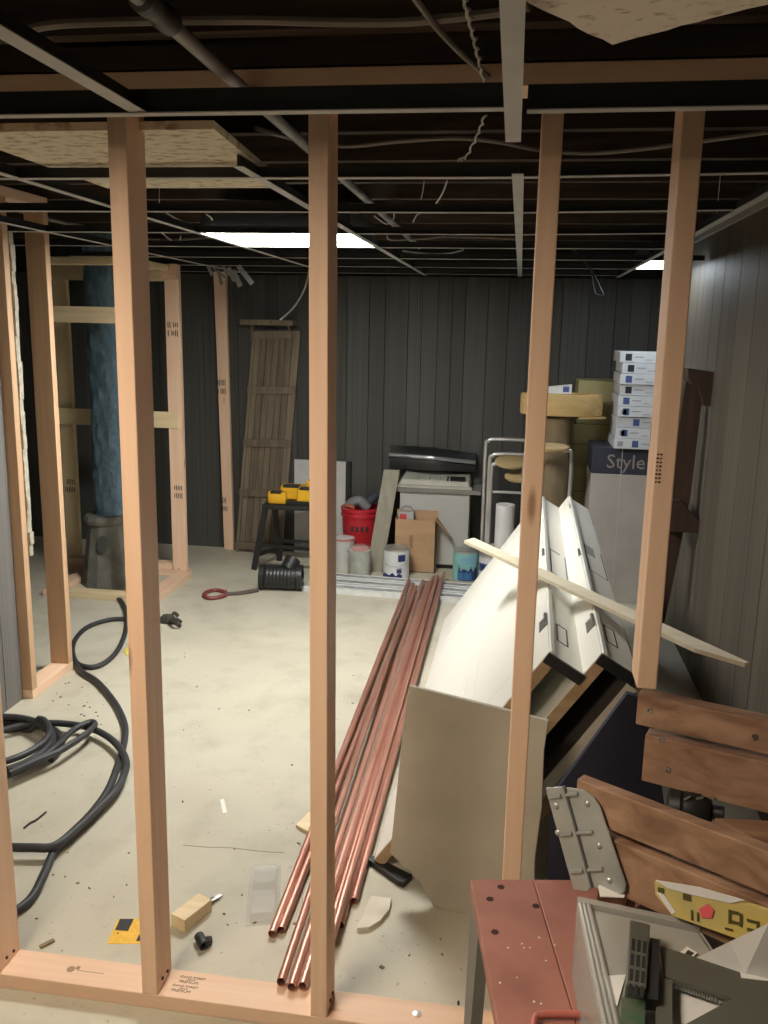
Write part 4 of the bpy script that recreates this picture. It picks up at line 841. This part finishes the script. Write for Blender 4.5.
for f in (.02, .055, .09): MB().tube([A_.lerp(B_, f)+Z*.005, D_.lerp(C_, f)+Z*.005], .004, 8, 1).build('ridge', cl2, ob, smooth=True)
MB().beam(A_+Z*.004, B_+Z*.004, .012, .01).build('rim', cl2, ob)
zz = zl+.0045
px_prism('white_card', ((597, 977), (626, 975), (623, 985), (617, 1007)), zz, .0008, mat('paper', (.80, .80, .78), .7), 'small white paper triangle on the organiser box by the comb grip', 'paper')
P0, P1, P2 = fz(691, 961, zz+.002), fz(745, 974, zz+.003), fz(800, 986, zz+.003)
U1, U2, U3 = fz(730, 942, zz+.04), fz(768, 924, zz+.09), fz(800, 911, zz+.11)
ws_ = MB().prism([P0, P1, P2, fz(800, 1030, zz+.002), fz(740, 1060, zz+.002), fz(680, 1040, zz+.002), fz(664, 1000, zz+.002)], (0, 0, .0008))
for q in ([P0, P1, U1], [P1, U2, U1], [P1, P2, U3, U2]): ws_.prism(q, (0, 0, .0008))
one('white_sheet', ws_, MATS['paper'], 'large white paper sheet under the grey square', 'paper')
px_prism('loose_note', ((598, 887), (603, 880), (626, 892), (624, 898), (600, 897)), zz, .001, MATS['paper'], 'small folded note below the steel bracket', 'paper')
pn = thing('photo_card', fz(690, 953, zz), 'small white card with a dark picture beside the paper sheet', 'card')
MB().prism([fz(*p, zz+.0012) for p in ((677, 955), (687, 947), (697, 953), (691, 960))], (0, 0, .0008)).build('card', MATS['paper'], pn)
MB().prism([fz(*p, zz+.0022) for p in ((684, 955), (688, 950), (694, 953), (690, 957))], (0, 0, .0004)).build('print', ink, pn)
# rafter square with comb grip
zs = zz+.012; sq = thing('rafter_square', fz(690, 985, zz), 'grey-green plastic rafter square with toothed edge on the paper', 'square')
gg = mat('square_grey', (.11, .115, .095), .5, c2=(.085, .09, .075), scale=(5, 5, 5))
pr_ = lambda nm, px, th, z=zs, m=gg, par=sq, **k: MB().prism([fz(x, y, z) for x, y in px], (0, 0, th)).build(nm, m, par, **k)
pr_('long_edge', ((660, 949), (740, 976), (741, 984), (733, 1002), (664, 980)), .006, bevel=.001)
pr_('short_edge', ((657, 981), (672, 984), (672, 1060), (654, 1060)), .006)
pr_('hypotenuse', ((741, 982), (768, 985), (790, 1000), (780, 1030), (700, 1060), (680, 1060), (673, 1035), (730, 1004)), .006)
lb_ = MB()
for k in range(24):
    f = k/24; x, y = 667+62*f, 981.5+20.5*f; lb_.rbox(fz(x, y+1.2, zs+.003), (.0016, .004, .006), (1, -.2, 0), (.2, 1, 0))
lb_.build('teeth', gg, sq, kind='stuff')
cgp = pr_('comb_grip', ((629, 933), (649, 938), (645, 1004), (624, 1000)), .022, bevel=.002)
hm = mat('slot_black', (.012, .012, .012), .8)
for i in range(3):
    for j in range(4):
        u0, v0 = .17+i*.28, .07+j*.225
        P4 = lambda u, v: V((629+(20-20*0)*u-5*v+(1*u*v), 933+5*u+67*v-1*u*v, 0))
        p = [P4(u0, v0), P4(u0+.17, v0), P4(u0+.17, v0+.17), P4(u0, v0+.17)]
        MB().prism([fz(x.x, x.y, zs+.0221) for x in p], (0, 0, .0006)).build('slot', hm, cgp)
pr_('shade_side', ((649, 948), (659, 950), (657, 1011), (645, 1010)), .016, m=hm)  # shadow side next to the comb grip, painted as a black bar
pr_('green_base', ((621, 1001), (645, 1005), (643, 1060), (619, 1060)), .006, m=mat('pcb_green', (.05, .12, .06), .4, c2=(.12, .12, .10), scale=(60, 60, 60)))
# yellow package leaning on the near lower rail
n_ = dn.cross(Z); n_ = -n_ if n_.y > 0 else n_; pp = a+n_*.012
yp = thing('yellow_package', hitp(710, 930, pp, n_), 'yellow printed package with a pink sticker leaning on the near lower rail', 'package')
Q = lambda x, y, o=0.: hitp(x, y, pp+n_*o, n_)
yb = MB().prism([Q(656, 880), Q(700, 888), Q(760, 905), Q(790, 914), Q(790, 960), Q(744, 939), Q(674, 914), Q(657, 893)], n_*.006).build('bag', mat('bag_yellow', (.66, .52, .14), .35, c2=(.50, .42, .18), scale=(16, 16, 16)), yp, bevel=.001)
MB().prism([Q(656, 880, .0065), Q(700, 887, .0065), Q(745, 900, .0065), Q(730, 903, .0065), Q(690, 894, .0065), Q(668, 888, .0065)], n_*.001).build('white_fold', MATS['paper'], yb)
MB().prism([Q(657, 892, .0065), Q(664, 894, .0065), Q(676, 912, .0065), Q(672, 914, .0065)], n_*.001).build('white_fold', MATS['paper'], yb)
MB().prism([Q(699, 909, .007), Q(708, 904, .007), Q(714, 910, .007), Q(712, 918, .007), Q(702, 917, .007)], n_*.001).build('pink_sticker', mat('pink', (.85, .13, .16), .5), yb)
for (x, y, w_, h_) in ((661, 890, 6, 5), (687, 897, 8, 6), (692, 915, 2, 10), (698, 917, 2, 9), (734, 912, 11, 3), (734, 922, 11, 3), (730, 917, 3, 13), (741, 920, 3, 13), (752, 921, 10, 3), (752, 930, 10, 3), (758, 926, 3, 10), (729, 929, 8, 2)):
    MB().prism([Q(x-w_/2, y-h_/2-w_*.1, .0068), Q(x+w_/2, y-h_/2+w_*.15, .0068), Q(x+w_/2, y+h_/2+w_*.15, .0068), Q(x-w_/2, y+h_/2-w_*.1, .0068)], n_*.0006).build('print', mat('print_olive', (.10, .085, .02), .6), yb)
